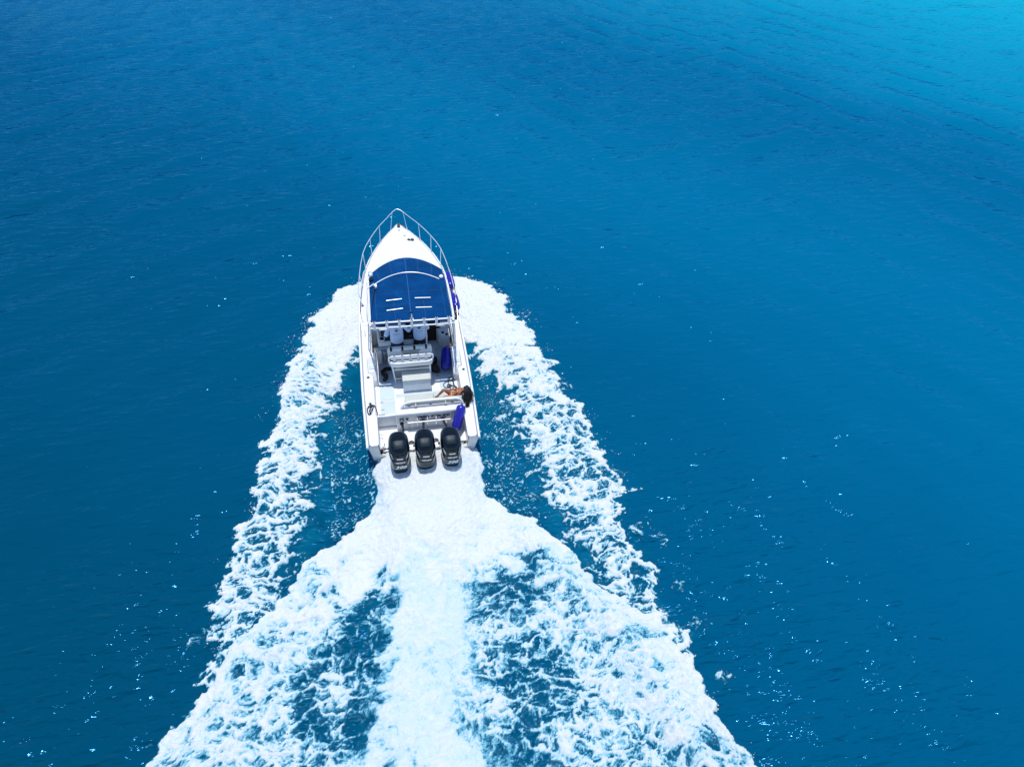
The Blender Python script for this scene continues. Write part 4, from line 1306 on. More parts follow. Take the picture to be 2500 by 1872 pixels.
# starboard pod with two cup holders
pod = MB()
P = [(1.19, 4.74)] + [(1.19 - 0.42 * math.sin(a), 4.20 + 0.0 + 0.54 * (1 - math.cos(a))) for a in np.linspace(0.0, PI / 2, 9)]
pod.prism([(1.19, 4.54)] + [(1.19 - 0.40 * math.sin(a) , 4.54 - 0.42 * math.cos(a)) for a in np.linspace(0.0, PI / 2, 9)], 'z', 0.50, 1.02, 0.02)
pod = pod.build("side_seat_pod", M['gel'], boat)
for (x, y) in ((0.98, 4.30), (1.09, 4.20)):
    b = MB(); b.lathe([(0.05, 0), (0.05, 0.005)], 14, Matrix.Translation((x, y, 1.021))); b.build("cup_well", M['hole'], pod)

# leaning post ------------------------------------------------------------------
b = MB()
b.prism([(-0.76, 1.24), (-0.77, 1.58), (-0.72, 1.66), (0.49, 1.66), (0.53, 1.58), (0.53, 1.24)], 'y', 3.00, 3.14, 0.035, 3)
post = b.build("leaning_post", M['gel'], boat, 50)
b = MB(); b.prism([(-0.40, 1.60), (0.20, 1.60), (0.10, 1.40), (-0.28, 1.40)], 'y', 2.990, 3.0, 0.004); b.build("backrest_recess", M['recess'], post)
for x in (-0.66, -0.33, 0.02, 0.36):
    b = MB(); b.box((x - 0.03, 2.985, 1.58), (x + 0.03, 3.10, 1.668), 0.012); b.build("tool_slot", M['hole'], post)
b = MB(); b.box((-0.74, 3.14, 1.05), (0.51, 3.46, 1.16), 0.04, 3); b.build("seat_cushion", M['cushion'], post)
b = MB(); b.prism([(-0.76, 2.99), (-0.765, 2.80), (-0.70, 2.66), (-0.55, 2.62), (0.36, 2.62), (0.49, 2.66), (0.545, 2.80), (0.54, 2.99)], 'z', 1.26, 1.43, 0.02); tray = b.build("tackle_tray", M['gel'], post, 50)
b = MB(); b.tube([(-0.72, 2.96, 1.433), (-0.71, 2.80, 1.433), (-0.64, 2.69, 1.433), (-0.50, 2.67, 1.433), (0.32, 2.67, 1.433), (0.44, 2.70, 1.433), (0.50, 2.80, 1.433), (0.50, 2.96, 1.433)], 0.012, 6); b.build("tray_gasket", M['rubber'], post)
b = MB(); b.tube([(-0.75, 2.76, 1.42), (-0.74, 2.76, 1.56), (-0.68, 2.76, 1.585), (0.46, 2.76, 1.585), (0.52, 2.76, 1.56), (0.53, 2.76, 1.42)], 0.027, 8); b.build("tray_rail", M['alu'], post, 60)
hm2 = MB(); hm2.tube([(0, 0, 0.05), (0, -0.02, -0.14)], 0.033, 10); hm2e = hm2.mesh("rod_holder", M['alu'], 60)
for x in np.linspace(-0.585, 0.335, 5):
    o = link("rod_holder", hm2e, post); o.location = (x, 2.735, 1.60)
    q = link("holder_mouth", mme, post); q.location = (x, 2.735, 1.651); q.scale = (0.85, 0.85, 1)
for pts in ([(-0.67, 2.70, 1.27), (-0.60, 2.82, 0.50)], [(0.43, 2.66, 1.27), (0.44, 2.80, 0.50)], [(-0.67, 3.10, 1.27), (-0.64, 3.20, 0.50)], [(0.43, 3.10, 1.27), (0.44, 3.20, 0.50)]):
    b = MB(); b.tube(pts, 0.026, 8); b.build("leg", M['alu'], post, 60)
b = MB(); b.tube([(-0.66, 2.72, 1.10), (0.44, 2.70, 1.10)], 0.022, 8); b.tube([(-0.615, 2.79, 0.66), (0.44, 2.78, 0.66)], 0.018, 8); b.build("crossbar", M['alu'], post, 60)
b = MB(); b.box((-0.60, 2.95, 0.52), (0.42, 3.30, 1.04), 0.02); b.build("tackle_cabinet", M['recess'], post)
# aft-facing seat box
b = MB(); b.box((-0.40, 2.355, 0.50), (0.415, 2.78, 0.885), 0.025, 3); sb = b.build("seat_box", M['gel'], boat)
b = MB(); b.box((-0.415, 2.345, 0.888), (0.43, 2.80, 0.985), 0.04, 4); b.build("seat_box_cushion", M['cushion'], sb, 60)
b = MB(); b.box((-0.385, 2.349, 0.815), (0.40, 2.353, 0.825)); b.build("lid_seam", M['trim'], sb)
b = MB(); b.box((0.416, 2.40, 0.55), (0.424, 2.72, 0.80), 0.003); b.build("side_pad", M['rubber'], sb)

# ------------------------------------------------------------------ people
def skin_mesh(name, pts, edges, root, m, sub=2):
    """one continuous body: joints with radii, grown by Skin + Subdivision"""
    names = list(pts)
    me = bpy.data.meshes.new(name)
    me.from_pydata([pts[n][0] for n in names], [(names.index(a), names.index(b)) for a, b in edges], [])
    o = bpy.data.objects.new(name, me)
    COL.objects.link(o)
    o.modifiers.new("skin", 'SKIN').use_smooth_shade = True
    s = o.modifiers.new("sub", 'SUBSURF'); s.levels = sub; s.render_levels = sub
    if not me.skin_vertices:
        bm_ = bmesh.new(); bm_.from_mesh(me); bm_.verts.layers.skin.verify(); bm_.to_mesh(me); bm_.free()
    sv = me.skin_vertices[0].data
    for i, n in enumerate(names):
        r = pts[n][1]
        sv[i].radius = r if isinstance(r, tuple) else (r, r)
        sv[i].use_root = (n == root)
    bpy.context.view_layer.update()
    out = bpy.data.meshes.new_from_object(o.evaluated_get(bpy.context.evaluated_depsgraph_get()))
    bpy.data.objects.remove(o); bpy.data.meshes.remove(me)
    out.name = name
    out.materials.clear(); out.materials.append(m)
    out.polygons.foreach_set("use_smooth", [True] * len(out.polygons))
    return out


def add_hand(pts, edges, tag_, wrist, palm, fdir, side, curl, k=1.0):
    """palm and five fingers on the skeleton; fdir finger direction, side thumb side, curl bending direction"""
    w = Vector(palm); f = Vector(fdir).normalized(); s = Vector(side).normalized(); c = Vector(curl).normalized()
    pn = tag_ + "palm"
    pts[pn] = (tuple(w), (0.034 * k, 0.022 * k)); edges.append((wrist, pn))
    for i, (off, ln) in enumerate(((0.030, 0.070), (0.010, 0.080), (-0.010, 0.075), (-0.028, 0.058))):
        b = w + f * 0.045 * k + s * off * k
        m1 = b + (f * 0.8 + c * 0.45).normalized() * ln * 0.55 * k
        e1 = m1 + (f * 0.35 + c).normalized() * ln * 0.5 * k
        for nm, q, r in (("a", b, 0.0095), ("b", m1, 0.0088), ("c", e1, 0.0078)):
            pts[f"{tag_}f{i}{nm}"] = (tuple(q), r * k)
        edges += [(pn, f"{tag_}f{i}a"), (f"{tag_}f{i}a", f"{tag_}f{i}b"), (f"{tag_}f{i}b", f"{tag_}f{i}c")]
    t1 = w + s * 0.042 * k + f * 0.005; t2 = t1 + (s * 0.5 + f + c * 0.4).normalized() * 0.045 * k
    pts[tag_ + "t1"] = (tuple(t1), 0.0115 * k); pts[tag_ + "t2"] = (tuple(t2), 0.009 * k)
    edges += [(pn, tag_ + "t1"), (tag_ + "t1", tag_ + "t2")]


def face_parts(parent, head, fwd, up, k, lipm, m_skin):
    f = Vector(fwd).normalized(); u = (Vector(up) - f * Vector(up).dot(f)).normalized(); r = f.cross(u)
    h = Vector(head)
    for s in (1, -1):
        b = MB(); b.ball(tuple(h + f * 0.088 * k + r * 0.032 * s * k + u * 0.005), 0.011 * k, 2); b.build("eye", M['eye'], parent, 180)
        b = MB(); b.ball(tuple(h + r * 0.076 * s * k - u * 0.012 - f * 0.01), (0.014 * k, 0.02 * k, 0.028 * k), 2); b.build("ear", m_skin, parent, 180)
    b = MB(); b.tube([tuple(h + f * 0.088 * k + u * 0.01), tuple(h + f * 0.105 * k - u * 0.035 * k)], [0.008 * k, 0.014 * k], 8); b.build("nose", m_skin, parent, 180)
    b = MB(); b.tube([tuple(h + f * 0.086 * k - u * 0.062 * k + r * 0.024 * k), tuple(h + f * 0.094 * k - u * 0.062 * k), tuple(h + f * 0.086 * k - u * 0.062 * k - r * 0.024 * k)], 0.007 * k, 6); b.build("mouth", lipm, parent, 180)


def standing_man(x, y, k, lean, larm, rarm, label, cap_m):
    """crewman at the helm seen from behind; larm/rarm: (elbow, wrist) in boat coordinates relative to (x, y, 0.5)"""
    z0 = 0.502
    root = empty("person", M=on_boat((x, y, z0)))
    tag(root, label, "person", "crew in pale blue shirts at the helm")
    H = 1.78 * k
    P = {}; E = []

    def p(n, a, r): P[n] = ((a[0], a[1], a[2]), r)
    ly = lean
    p("pelvis", (0, -0.02, 0.53 * H), (0.155 * k, 0.105 * k))
    p("waist", (0, ly * 0.3 - 0.01, 0.61 * H), (0.140 * k, 0.095 * k))
    p("chest", (0, ly * 0.7, 0.73 * H), (0.160 * k, 0.105 * k))
    p("upper", (0, ly, 0.805 * H), (0.110 * k, 0.080 * k))
    p("neck", (0, ly + 0.02, 0.855 * H), 0.055 * k)
    p("head", (0, ly + 0.05, 0.905 * H), (0.075 * k, 0.085 * k)); p("crown", (0, ly + 0.05, 0.965 * H), (0.068 * k, 0.078 * k))
    E += [("pelvis", "waist"), ("waist", "chest"), ("chest", "upper"), ("upper", "neck"), ("neck", "head"), ("head", "crown")]
    for s, n, arm in ((-1, "l", larm), (1, "r", rarm)):
        p(n + "hip", (s * 0.10 * k, -0.01, 0.49 * H), 0.095 * k); p(n + "knee", (s * 0.13 * k, 0.03, 0.275 * H), 0.058 * k)
        p(n + "calf", (s * 0.135 * k, -0.01, 0.19 * H), 0.055 * k); p(n + "ankle", (s * 0.14 * k, -0.02, 0.05 * H), 0.036 * k)
        p(n + "foot", (s * 0.15 * k, 0.06, 0.022 * H), (0.042 * k, 0.028 * k)); p(n + "toe", (s * 0.165 * k, 0.15, 0.016 * H), (0.042 * k, 0.02 * k))
        E += [("pelvis", n + "hip"), (n + "hip", n + "knee"), (n + "knee", n + "calf"), (n + "calf", n + "ankle"), (n + "ankle", n + "foot"), (n + "foot", n + "toe")]
        p(n + "sh", (s * 0.195 * k, ly, 0.805 * H), 0.062 * k)
        e, w = arm
        p(n + "el", e, 0.045 * k); p(n + "wr", w, 0.030 * k)
        E += [("upper", n + "sh"), (n + "sh", n + "el"), (n + "el", n + "wr")]
        d = (Vector(w) - Vector(e)).normalized()
        add_hand(P, E, n + "h", n + "wr", tuple(Vector(w) + d * 0.06), d, (-s, 0, 0.2), (0, 0, -1), k)
    link("body", skin_mesh("body", P, E, "pelvis", M['darkskin']), root)
    # shirt: torso and long sleeves
    S = {}; F = []
    g = 1.28
    for n in ("chest", "upper"):
        r = P[n][1]; S[n] = (P[n][0], (r[0] * g + 0.012, r[1] * g + 0.012))
    S["hem"] = ((0, -0.03, 0.455 * H), (0.222 * k, 0.155 * k)); S["low"] = ((0, -0.015, 0.58 * H), (0.210 * k, 0.142 * k))
    S["collar"] = ((0, ly + 0.012, 0.84 * H), 0.066 * k)
    F += [("hem", "low"), ("low", "chest"), ("chest", "upper"), ("upper", "collar")]
    for s, n, arm in ((-1, "l", larm), (1, "r", rarm)):
        S[n + "sh"] = (P[n + "sh"][0], 0.078 * k); e, w = arm
        mid = tuple((Vector(P[n + "sh"][0]) + Vector(e)) / 2)
        cuff = tuple(Vector(e).lerp(Vector(w), 0.72))
        S[n + "up"] = (mid, 0.068 * k); S[n + "el"] = (e, 0.060 * k); S[n + "cf"] = (cuff, 0.046 * k)
        F += [("upper", n + "sh"), (n + "sh", n + "up"), (n + "up", n + "el"), (n + "el", n + "cf")]
    shirt = link("shirt", skin_mesh("shirt", S, F, "chest", M['shirt']), root)
    S = {}; F = []
    S["b"] = ((0, -0.02, 0.535 * H), (0.165 * k, 0.118 * k)); S["s"] = ((0, -0.015, 0.49 * H), (0.168 * k, 0.122 * k))
    F.append(("b", "s"))
    for s, n in ((-1, "l"), (1, "r")):
        S[n + "a"] = ((s * 0.105 * k, -0.005, 0.43 * H), 0.108 * k); S[n + "b"] = ((s * 0.125 * k, 0.02, 0.30 * H), 0.088 * k)
        F += [("s", n + "a"), (n + "a", n + "b")]
    link("shorts", skin_mesh("shorts", S, F, "s", M['shorts']), root)
    hb = MB(); hb.ball((0, ly + 0.045, 0.955 * H), (0.088 * k, 0.098 * k, 0.075 * k), 3)
    hb.tube([(0, ly + 0.12, 0.945 * H), (0, ly + 0.20, 0.935 * H)], [0.06 * k, 0.035 * k], 10)
    hb.build("cap", cap_m, root, 60)
    face_parts(root, (0, ly + 0.055, 0.925 * H), (0, 1, 0), (0, 0, 1), k, M['lip'], M['darkskin'])
    # printed emblem on the back of the shirt: conforming patches found by ray casting
    bpy.context.view_layer.update()

    def back(px, pz):
        ok, hit, nrm, _ = shirt.ray_cast(Vector((px, -1.0, pz)), Vector((0, 1, 0)))
        return (hit + nrm * 0.004) if ok else Vector((px, -0.13, pz))

    def strokes(name, lines, r, m):
        q = MB()
        for L_ in lines:
            q.tube([tuple(back(a, b)) for a, b in L_], r, 5)
        q.build(name, m, shirt, 180)
    cz = 0.755 * H
    disc = MB(); rows = []
    for rr in (0.004, 0.022, 0.042):
        rows.append([tuple(back(rr * math.cos(a), cz + rr * math.sin(a))) for a in np.linspace(0, 2 * PI, 17)[:-1]])
    disc.grid(rows, closed=True)
    disc.build("emblem", M['shirtblue'], shirt, 180)
    strokes("emblem_curl", [[(0.026 * math.cos(a) - 0.006, cz + 0.008 + 0.020 * math.sin(a)) for a in np.linspace(0.2, 3.0, 7)]], 0.006, M['shirt'])
    strokes("emblem_rays", [[(0.054 * math.cos(a), cz + 0.054 * math.sin(a)), (0.072 * math.cos(a), cz + 0.072 * math.sin(a))] for a in np.linspace(-0.35, 3.5, 9)], 0.0035, M['shirtblue'])
    x0 = -0.095; ln = []
    rr = np.random.RandomState(int(x * 100) % 97)
    while x0 < 0.09:
        w = rr.uniform(0.006, 0.014)
        ln.append([(x0, 0.690 * H + rr.uniform(-0.004, 0.004)), (x0 + w, 0.690 * H + rr.uniform(-0.004, 0.004))])
        x0 += w + rr.choice([0.004, 0.004, 0.012])
    strokes("printed_line", ln, 0.0065, M['navy'])
    ln = []
    x0 = -0.07
    while x0 < 0.09:
        w = rr.uniform(0.006, 0.016); ln.append([(x0, 0.664 * H), (x0 + w, 0.664 * H)]); x0 += w + 0.008
    strokes("small_printed_line", ln, 0.0035, M['trim'])
    return root


standing_man(-0.455, 3.66, 1.0, 0.10, ((-0.335, -0.04, 1.14), (-0.16, 0.25, 1.05)), ((0.37, -0.02, 1.26), (0.40, 0.25, 1.12)),
             "crewman in a pale blue long-sleeved shirt standing behind the steering wheel with bent arms", M['shorts'])
standing_man(0.225, 3.80, 0.94, 0.10, ((-0.27, -0.03, 1.22), (-0.20, 0.22, 1.10)), ((0.27, -0.02, 1.18), (0.20, 0.22, 1.05)),
             "shorter crewman in pale blue shirt and dark shorts beside the white grab post", M['shorts'])


def reclining_woman():
    org = (0.97, 1.55, 0.956)
    root = empty("person", M=on_boat((0.92, 1.535, 0.957)) @ Matrix.Scale(0.88, 4))
    tag(root, "woman in a yellow bikini reclining on the stern bench, long black curls over the gunwale", "person")
    P = {}; E = []

    def p(n, a, r): P[n] = ((a[0] - org[0], a[1] - org[1], a[2] - org[2]), r)
    p("pelvis", (1.00, 1.52, 1.07), (0.105, 0.125)); p("waist", (1.10, 1.53, 1.12), (0.078, 0.105)); p("ribs", (1.20, 1.52, 1.17), (0.085, 0.115))
    p("upper", (1.285, 1.51, 1.225), (0.075, 0.095)); p("neck", (1.335, 1.50, 1.275), 0.045); p("head", (1.385, 1.485, 1.335), (0.078, 0.072)); p("crown", (1.43, 1.475, 1.385), (0.074, 0.07))
    E += [("pelvis", "waist"), ("waist", "ribs"), ("ribs", "upper"), ("upper", "neck"), ("neck", "head"), ("head", "crown")]
    # raised knee (far leg) and folded near leg
    p("rhip", (0.95, 1.60, 1.09), 0.088); p("rthigh", (0.84, 1.59, 1.22), 0.075); p("rknee", (0.735, 1.57, 1.315), 0.054); p("rcalf", (0.66, 1.58, 1.205), 0.050); p("rank", (0.55, 1.60, 1.04), 0.031); p("rfoot", (0.50, 1.60, 0.995), (0.03, 0.036)); p("rtoe", (0.43, 1.60, 0.982), (0.022, 0.036))
    p("lhip", (0.95, 1.45, 1.06), 0.088); p("lthigh", (0.85, 1.42, 1.10), 0.074); p("lknee", (0.745, 1.415, 1.115), 0.054); p("lcalf", (0.66, 1.44, 1.06), 0.046); p("lank", (0.53, 1.50, 1.005), 0.031); p("lfoot", (0.47, 1.51, 0.995), (0.034, 0.03)); p("ltoe", (0.40, 1.50, 0.985), (0.034, 0.02))
    E += [("pelvis", "rhip"), ("rhip", "rthigh"), ("rthigh", "rknee"), ("rknee", "rcalf"), ("rcalf", "rank"), ("rank", "rfoot"), ("rfoot", "rtoe"),
          ("pelvis", "lhip"), ("lhip", "lthigh"), ("lthigh", "lknee"), ("lknee", "lcalf"), ("lcalf", "lank"), ("lank", "lfoot"), ("lfoot", "ltoe")]
    # near arm: elbow towards the hip, hand at the temple; far arm lying along the body
    p("lsh", (1.285, 1.40, 1.215), 0.052); p("lel", (1.075, 1.335, 1.115), 0.040); p("lwr", (1.275, 1.395, 1.33), 0.026)
    p("rsh", (1.275, 1.635, 1.23), 0.052); p("rel", (1.11, 1.70, 1.15), 0.038); p("rwr", (0.97, 1.66, 1.19), 0.025)
    E += [("upper", "lsh"), ("lsh", "lel"), ("lel", "lwr"), ("upper", "rsh"), ("rsh", "rel"), ("rel", "rwr")]
    w = Vector(P["lwr"][0]); d = (w - Vector(P["lel"][0])).normalized()
    add_hand(P, E, "lh", "lwr", tuple(w + d * 0.05), d, (0, 1, 0.2), (0.6, 0.6, 0.1), 0.95)
    w = Vector(P["rwr"][0]); d = (w - Vector(P["rel"][0])).normalized()
    add_hand(P, E, "rh", "rwr", tuple(w + d * 0.05), d, (0, -0.3, 1), (0, -0.6, -0.6), 0.95)
    link("body", skin_mesh("body", P, E, "pelvis", M['skin']), root)
    B = {"a": (P["pelvis"][0], (0.138, 0.158)), "b": (tuple(Vector(P["pelvis"][0]) + Vector((-0.045, 0, 0.0))), (0.130, 0.150))}
    link("bikini_bottom", skin_mesh("bikini_bottom", B, [("a", "b")], "a", M['yellow']), root)
    B = {"a": (P["ribs"][0], (0.110, 0.140)), "b": (tuple(Vector(P["ribs"][0]) + Vector((0.045, 0, 0.025))), (0.104, 0.132))}
    link("bikini_top", skin_mesh("bikini_top", B, [("a", "b")], "a", M['yellow']), root)
    q = MB()
    for dy in (-0.13, -0.145):
        q.tube([(-0.02, dy, 0.10), (-0.01, dy - 0.03, 0.05), (0.0, dy - 0.02, 0.0)], 0.008, 5)
    q.build("bikini_tie", M['pink'], root)
    head = Vector(P["head"][0])
    fwd = Vector((-0.75, 0.30, 0.35)); up = Vector((0.55, -0.05, 0.75))
    face_parts(root, tuple(head + Vector((0.01, 0, 0.005))), fwd, up, 0.88, M['lip'], M['skin'])
    # hair: a full cap of curls and long locks falling over the gunwale
    rs = np.random.RandomState(5)
    hb = MB()
    c0 = Vector((1.425 - org[0], 1.47 - org[1], 1.385 - org[2]))
    f_ = fwd.normalized()
    for i in range(420):
        while True:
            d = Vector(rs.normal(size=3)).normalized()
            if d.dot(f_) < 0.30: break
        s = c0 + Vector((d.x * 0.085, d.y * 0.088, d.z * 0.085))
        # end of the lock: out to starboard and aft, resting on the gunwale
        t = rs.uniform(0, 1)
        end = Vector((1.475 + rs.normal(0, 0.085) - org[0], 1.40 - 0.22 * t + rs.normal(0, 0.06) - org[1], 1.03 + 0.14 * (1 - t) + abs(rs.normal(0, 0.03)) - org[2]))
        if i % 9 == 0:
            end = Vector((1.42 + rs.normal(0, 0.03) - org[0], 1.08 - 0.12 * t - org[1], 1.0 - org[2] + 0.012))
        b1 = s + d * 0.07 + Vector((0.03, -0.02, 0.01)); b2 = end.lerp(b1, 0.4) + Vector((0.03, 0, 0.05))
        path = []
        ph = rs.uniform(0, 6.28); fq = rs.uniform(16, 30); am = rs.uniform(0.010, 0.024)
        for j in range(11):
            u = j / 10
            q0 = s * (1 - u) ** 3 + b1 * 3 * u * (1 - u) ** 2 + b2 * 3 * u * u * (1 - u) + end * u ** 3
            path.append(tuple(q0 + Vector((math.sin(fq * u + ph), math.cos(fq * u + ph), 0.5 * math.sin(fq * u * 0.8 + ph))) * am * (0.3 + u)))
        hb.tube(path, [0.0115 - 0.006 * (j / 10) for j in range(11)], 5)
    hb.ball(tuple(c0 + Vector((0.015, -0.01, 0.0))), (0.088, 0.092, 0.088), 3)
    hb.build("hair", M['hair'], root, 180)


reclining_woman()

# ------------------------------------------------------------------ loose things on board
def loose(mb, name, m, org, label, cat, group=None, ang=40):
    o = shift(mb, org).build(name, m, None, ang)
    o.matrix_world = on_boat(org)
    tag(o, label, cat, group)
    return o


b = MB(); b.box((0.86, 1.355, 0.957), (1.232, 1.60, 0.985), 0.012)
b.box((1.02, 1.335, 0.90), (1.225, 1.354, 0.985), 0.006)
tw = MB()
rows = []
for i, yy in enumerate(np.linspace(1.30, 1.74, 12)):
    rows.append([(xx, yy, 0.962 + 0.008 * math.sin(xx * 31 + yy * 17) + (0.20 - 0.9 * abs(yy - 1.262) if yy < 1.33 else 0.0) * 0) for xx in np.linspace(0.86, 1.22, 12)])
tw.grid(rows)
tw.grid([[(p[0], p[1], p[2] - 0.006) for p in r] for r in rows])
loose(tw, "towel", M['towel'], (1.04, 1.52, 0.956), "navy blue towel spread under the reclining woman on the stern bench", "towel")


def fender(a, c, r, label, g="blue vinyl fenders carried on the boat"):
    """a, c: ends in boat coordinates"""
    A = Vector(a); C = Vector(c); L_ = (C - A).length
    q = (C - A).to_track_quat('Z', 'Y').to_matrix().to_4x4()
    root = empty("fender", M=BOAT_M @ Matrix.Translation(A) @ q)
    tag(root, label, "fender", g)
    prof = [(0.03, 0.0), (0.04, 0.02), (r * 0.62, 0.032), (r * 0.86, 0.06), (r * 0.97, 0.11), (r, 0.18), (r * 1.01, L_ / 2), (r, L_ - 0.18), (r * 0.97, L_ - 0.11), (r * 0.86, L_ - 0.06), (r * 0.62, L_ - 0.032), (0.04, L_ - 0.02), (0.03, L_)]
    b = MB(); b.lathe(prof, 22); b.build("fender_body", M['fender'], root, 70)
    for z, s in ((0.0, -1), (L_, 1)):
        b = MB(); b.tube([(0.02 * math.cos(t), 0.0, z + s * 0.008 + 0.02 * math.sin(t)) for t in np.linspace(0, 2 * PI, 11)[:-1]], 0.011, 6, closed=True); b.build("eyelet", M['fendcap'], root, 180)
    return root


fender((1.385, 6.62, 1.58), (1.435, 5.86, 1.50), 0.16, "foremost blue fender, by the rail beside the front half of the canvas top")
fender((1.45, 5.60, 1.47), (1.485, 4.92, 1.39), 0.15, "blue fender lying by the rail beside the rear half of the canvas top, behind another")
fender((1.03, 3.66, 0.98), (0.92, 2.98, 0.66), 0.155, "dark blue fender leaning in the shaded cockpit beside the starboard boarding step")
fender((1.165, 1.00, 1.18), (0.905, 0.50, 0.60), 0.138, "blue fender leaning on the transom behind the starboard outboard motor")


def rope(paths, r, name, m, org, label, g=None):
    b = MB()
    for pth in paths:
        P = [Vector(q) for q in pth]; Q = []
        for i in range(len(P) - 1):
            for f in (0.0, 0.2, 0.4, 0.6, 0.8):
                p0 = P[max(i - 1, 0)]; p1 = P[i]; p2 = P[i + 1]; p3 = P[min(i + 2, len(P) - 1)]
                Q.append(tuple(0.5 * ((2 * p1) + (p2 - p0) * f + (2 * p0 - 5 * p1 + 4 * p2 - p3) * f * f + (3 * p1 - p0 - 3 * p2 + p3) * f ** 3)))
        Q.append(tuple(P[-1]))
        b.tube(Q, r, 6)
    return loose(b, name, m, org, label, "rope", g, 180)


Z = 0.515
def loop(cx, cy, rx, ry, a0=0.0, z=Z, n=14):
    return [(cx + rx * math.cos(a0 + t), cy + ry * math.sin(a0 + t), z + 0.006 * math.sin(3 * t)) for t in np.linspace(0, 2 * PI, n)]


coil = loop(1.045, 2.72, 0.085, 0.075, 2.0) + loop(1.03, 2.54, 0.085, 0.12, 1.4, Z + 0.012)[1:] + [(0.86, 2.60, Z), (0.80, 2.50, Z), (0.84, 2.39, Z), (0.95, 2.36, Z + 0.01)] + loop(0.965, 2.44, 0.06, 0.05, -1.6, Z + 0.012)[1:] + \
       [(1.02, 2.28, Z), (1.10, 2.25, Z + 0.008)] + loop(1.12, 2.32, 0.06, 0.065, -1.5, Z + 0.012)[1:] + [(1.17, 2.20, Z), (1.175, 2.05, Z), (1.17, 1.92, Z)]
coil2 = [(1.10, 2.74, Z + 0.02), (1.10, 2.60, Z + 0.02), (1.11, 2.48, Z + 0.02), (1.13, 2.38, Z + 0.02), (1.17, 2.28, Z + 0.02), (1.19, 2.15, Z), (1.20, 1.98, Z)]
rope([coil, coil2], 0.0125, "coiled_rope", M['rope'], (1.0, 2.4, 0.5), "dark rope tangled in loops on the white cockpit floor in front of the woman", "dark ropes")
zc_ = zg_(1.24)
rope([[(-1.45, 1.18, zc_ + 0.02), (-1.46, 1.30, zc_ + 0.03), (-1.40, 1.40, zc_ + 0.05), (-1.32, 1.42, zc_ + 0.05), (-1.25, 1.40, zc_ + 0.03), (-1.215, 1.30, zc_ - 0.02), (-1.19, 1.2, zc_ - 0.12), (-1.18, 1.14, zc_ - 0.3)],
      [(-1.37, 1.10, zc_ + 0.03), (-1.40, 1.22, zc_ + 0.055), (-1.33, 1.34, zc_ + 0.06), (-1.28, 1.36, zc_ + 0.06), (-1.33, 1.42, zc_ + 0.03), (-1.40, 1.36, zc_ + 0.03)],
      [(-1.45, 1.18, zc_ + 0.015), (-1.42, 1.10, zc_ + 0.02), (-1.36, 1.16, zc_ + 0.05), (-1.30, 1.30, zc_ + 0.055)]], 0.015, "mooring_line", M['rope'], (-1.34, 1.24, zc_), "dark mooring line wound round the port stern cleat", "dark ropes")
zs_ = zg_(4.85)
pl = []
rs = np.random.RandomState(9)
for i in range(5):
    pl.append([(1.43 + 0.075 * math.cos(t + i) + rs.normal(0, 0.008), 4.80 + 0.11 * math.sin(t + i * 1.3) + rs.normal(0, 0.01), zs_ + 0.015 + 0.018 * i) for t in np.linspace(0, 5.2, 9)])
rope(pl, 0.017, "side_deck_rope", M['rope'], (1.42, 4.83, zs_), "dark rope heaped on the starboard side deck behind the rear rail fender", "dark ropes")
rope([[(1.27, 4.05, 1.60), (1.265, 3.98, 1.66), (1.25, 3.92, 1.58), (1.26, 3.70, 1.20), (1.24, 3.62, 1.10), (1.12, 3.64, 1.02), (1.04, 3.68, 0.99)], [(1.26, 3.70, 1.20), (1.27, 3.60, 1.12), (1.235, 3.52, 1.0)]], 0.009, "fender_line", M['rope'], (1.24, 3.62, 1.10),
     "thin dark line from the top frame to the fender in the cockpit", "fender lines")
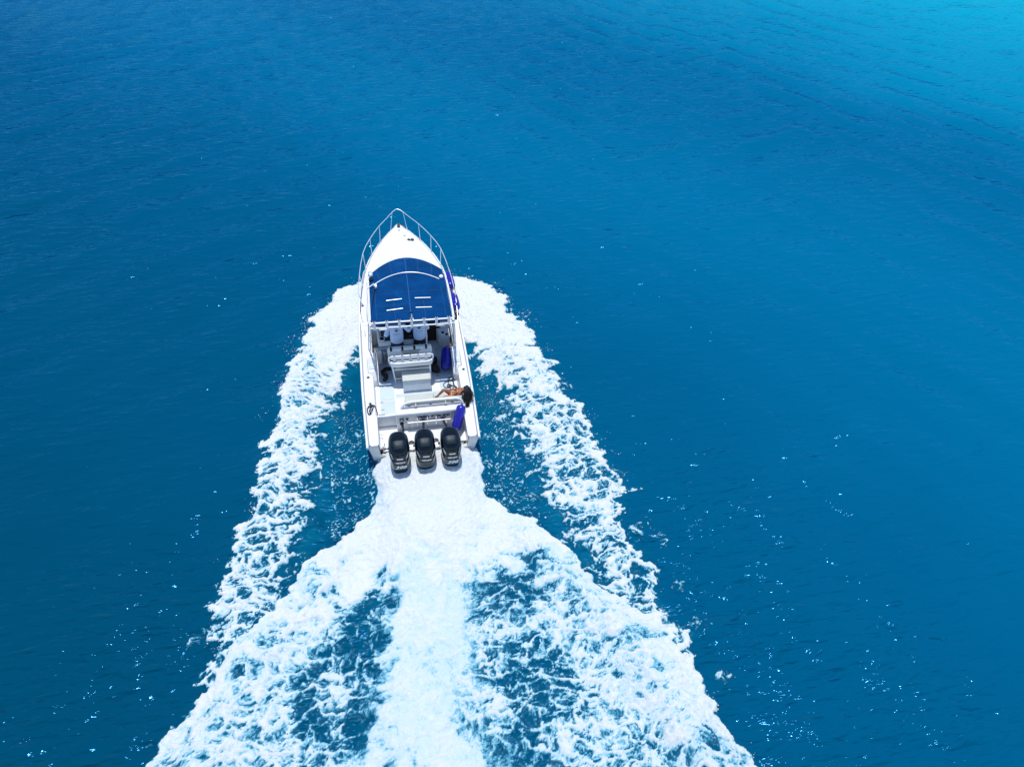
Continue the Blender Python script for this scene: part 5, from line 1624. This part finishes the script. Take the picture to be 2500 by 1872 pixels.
rope([[(1.165, 1.0, 1.19), (1.23, 1.08, 1.10), (1.34, 1.19, 1.05)]], 0.006, "fender_line", M['palerope'], (1.25, 1.08, 1.08), "thin pale line tying the transom fender to the gunwale cleat", "fender lines")
rope([[(1.385, 6.75, 1.60), (1.45, 6.80, 1.82), (1.43, 6.68, 1.84), (1.46, 6.55, 1.80)]], 0.010, "fender_line", M['rope'], (1.42, 6.7, 1.6), "short dark line holding the foremost rail fender to the bow rail", "fender lines")
rope([[(1.45, 5.85, 1.48), (1.50, 5.72, 1.68), (1.515, 5.55, 1.70), (1.53, 5.48, 1.62), (1.515, 5.30, 1.63), (1.535, 5.15, 1.55)]], 0.010, "fender_line", M['rope'], (1.48, 5.6, 1.5), "dark knotted line on the rail above the rear rail fender", "fender lines")
rope([[(0.90, 4.02, Z), (1.0, 3.96, Z), (1.08, 4.02, Z), (1.02, 4.07, Z), (0.94, 4.0, Z), (1.0, 3.92, Z + 0.01), (1.1, 3.98, Z)]], 0.010, "pale_rope", M['palerope'], (1.0, 4.0, 0.5), "small pale rope lying on the shaded floor below the cup holder pod")

# dark bundles beside the helm seat
b = MB()
b.tube([(-0.72, 3.34, 0.57), (-0.86, 3.32, 0.60), (-0.98, 3.22, 0.59), (-0.96, 3.12, 0.58), (-0.87, 3.06, 0.58), (-0.88, 2.96, 0.57), (-0.95, 2.86, 0.56)], [0.06, 0.062, 0.058, 0.055, 0.066, 0.068, 0.05], 10)
loose(b, "dark_bundle", M['brown'], (-0.88, 3.1, 0.5), "dark brown crooked bundle lying on the shaded floor left of the helm seat", "bundle", None, 180)
b = MB(); b.ball((0.63, 3.50, 0.62), (0.10, 0.15, 0.12), 3)
loose(b, "dark_bag", M['brown'], (0.63, 3.5, 0.5), "small round dark bag on the floor at the right end of the backrest", "bag", "dark bags right of the helm seat", 180)
b = MB(); b.ball((0.60, 3.16, 0.61), (0.13, 0.15, 0.11), 3); b.ball((0.68, 3.08, 0.58), (0.08, 0.10, 0.08), 2)
loose(b, "dark_bag", M['brown'], (0.60, 3.16, 0.5), "wider dark bag slumped on the floor at the right end of the tackle tray", "bag", "dark bags right of the helm seat", 180)
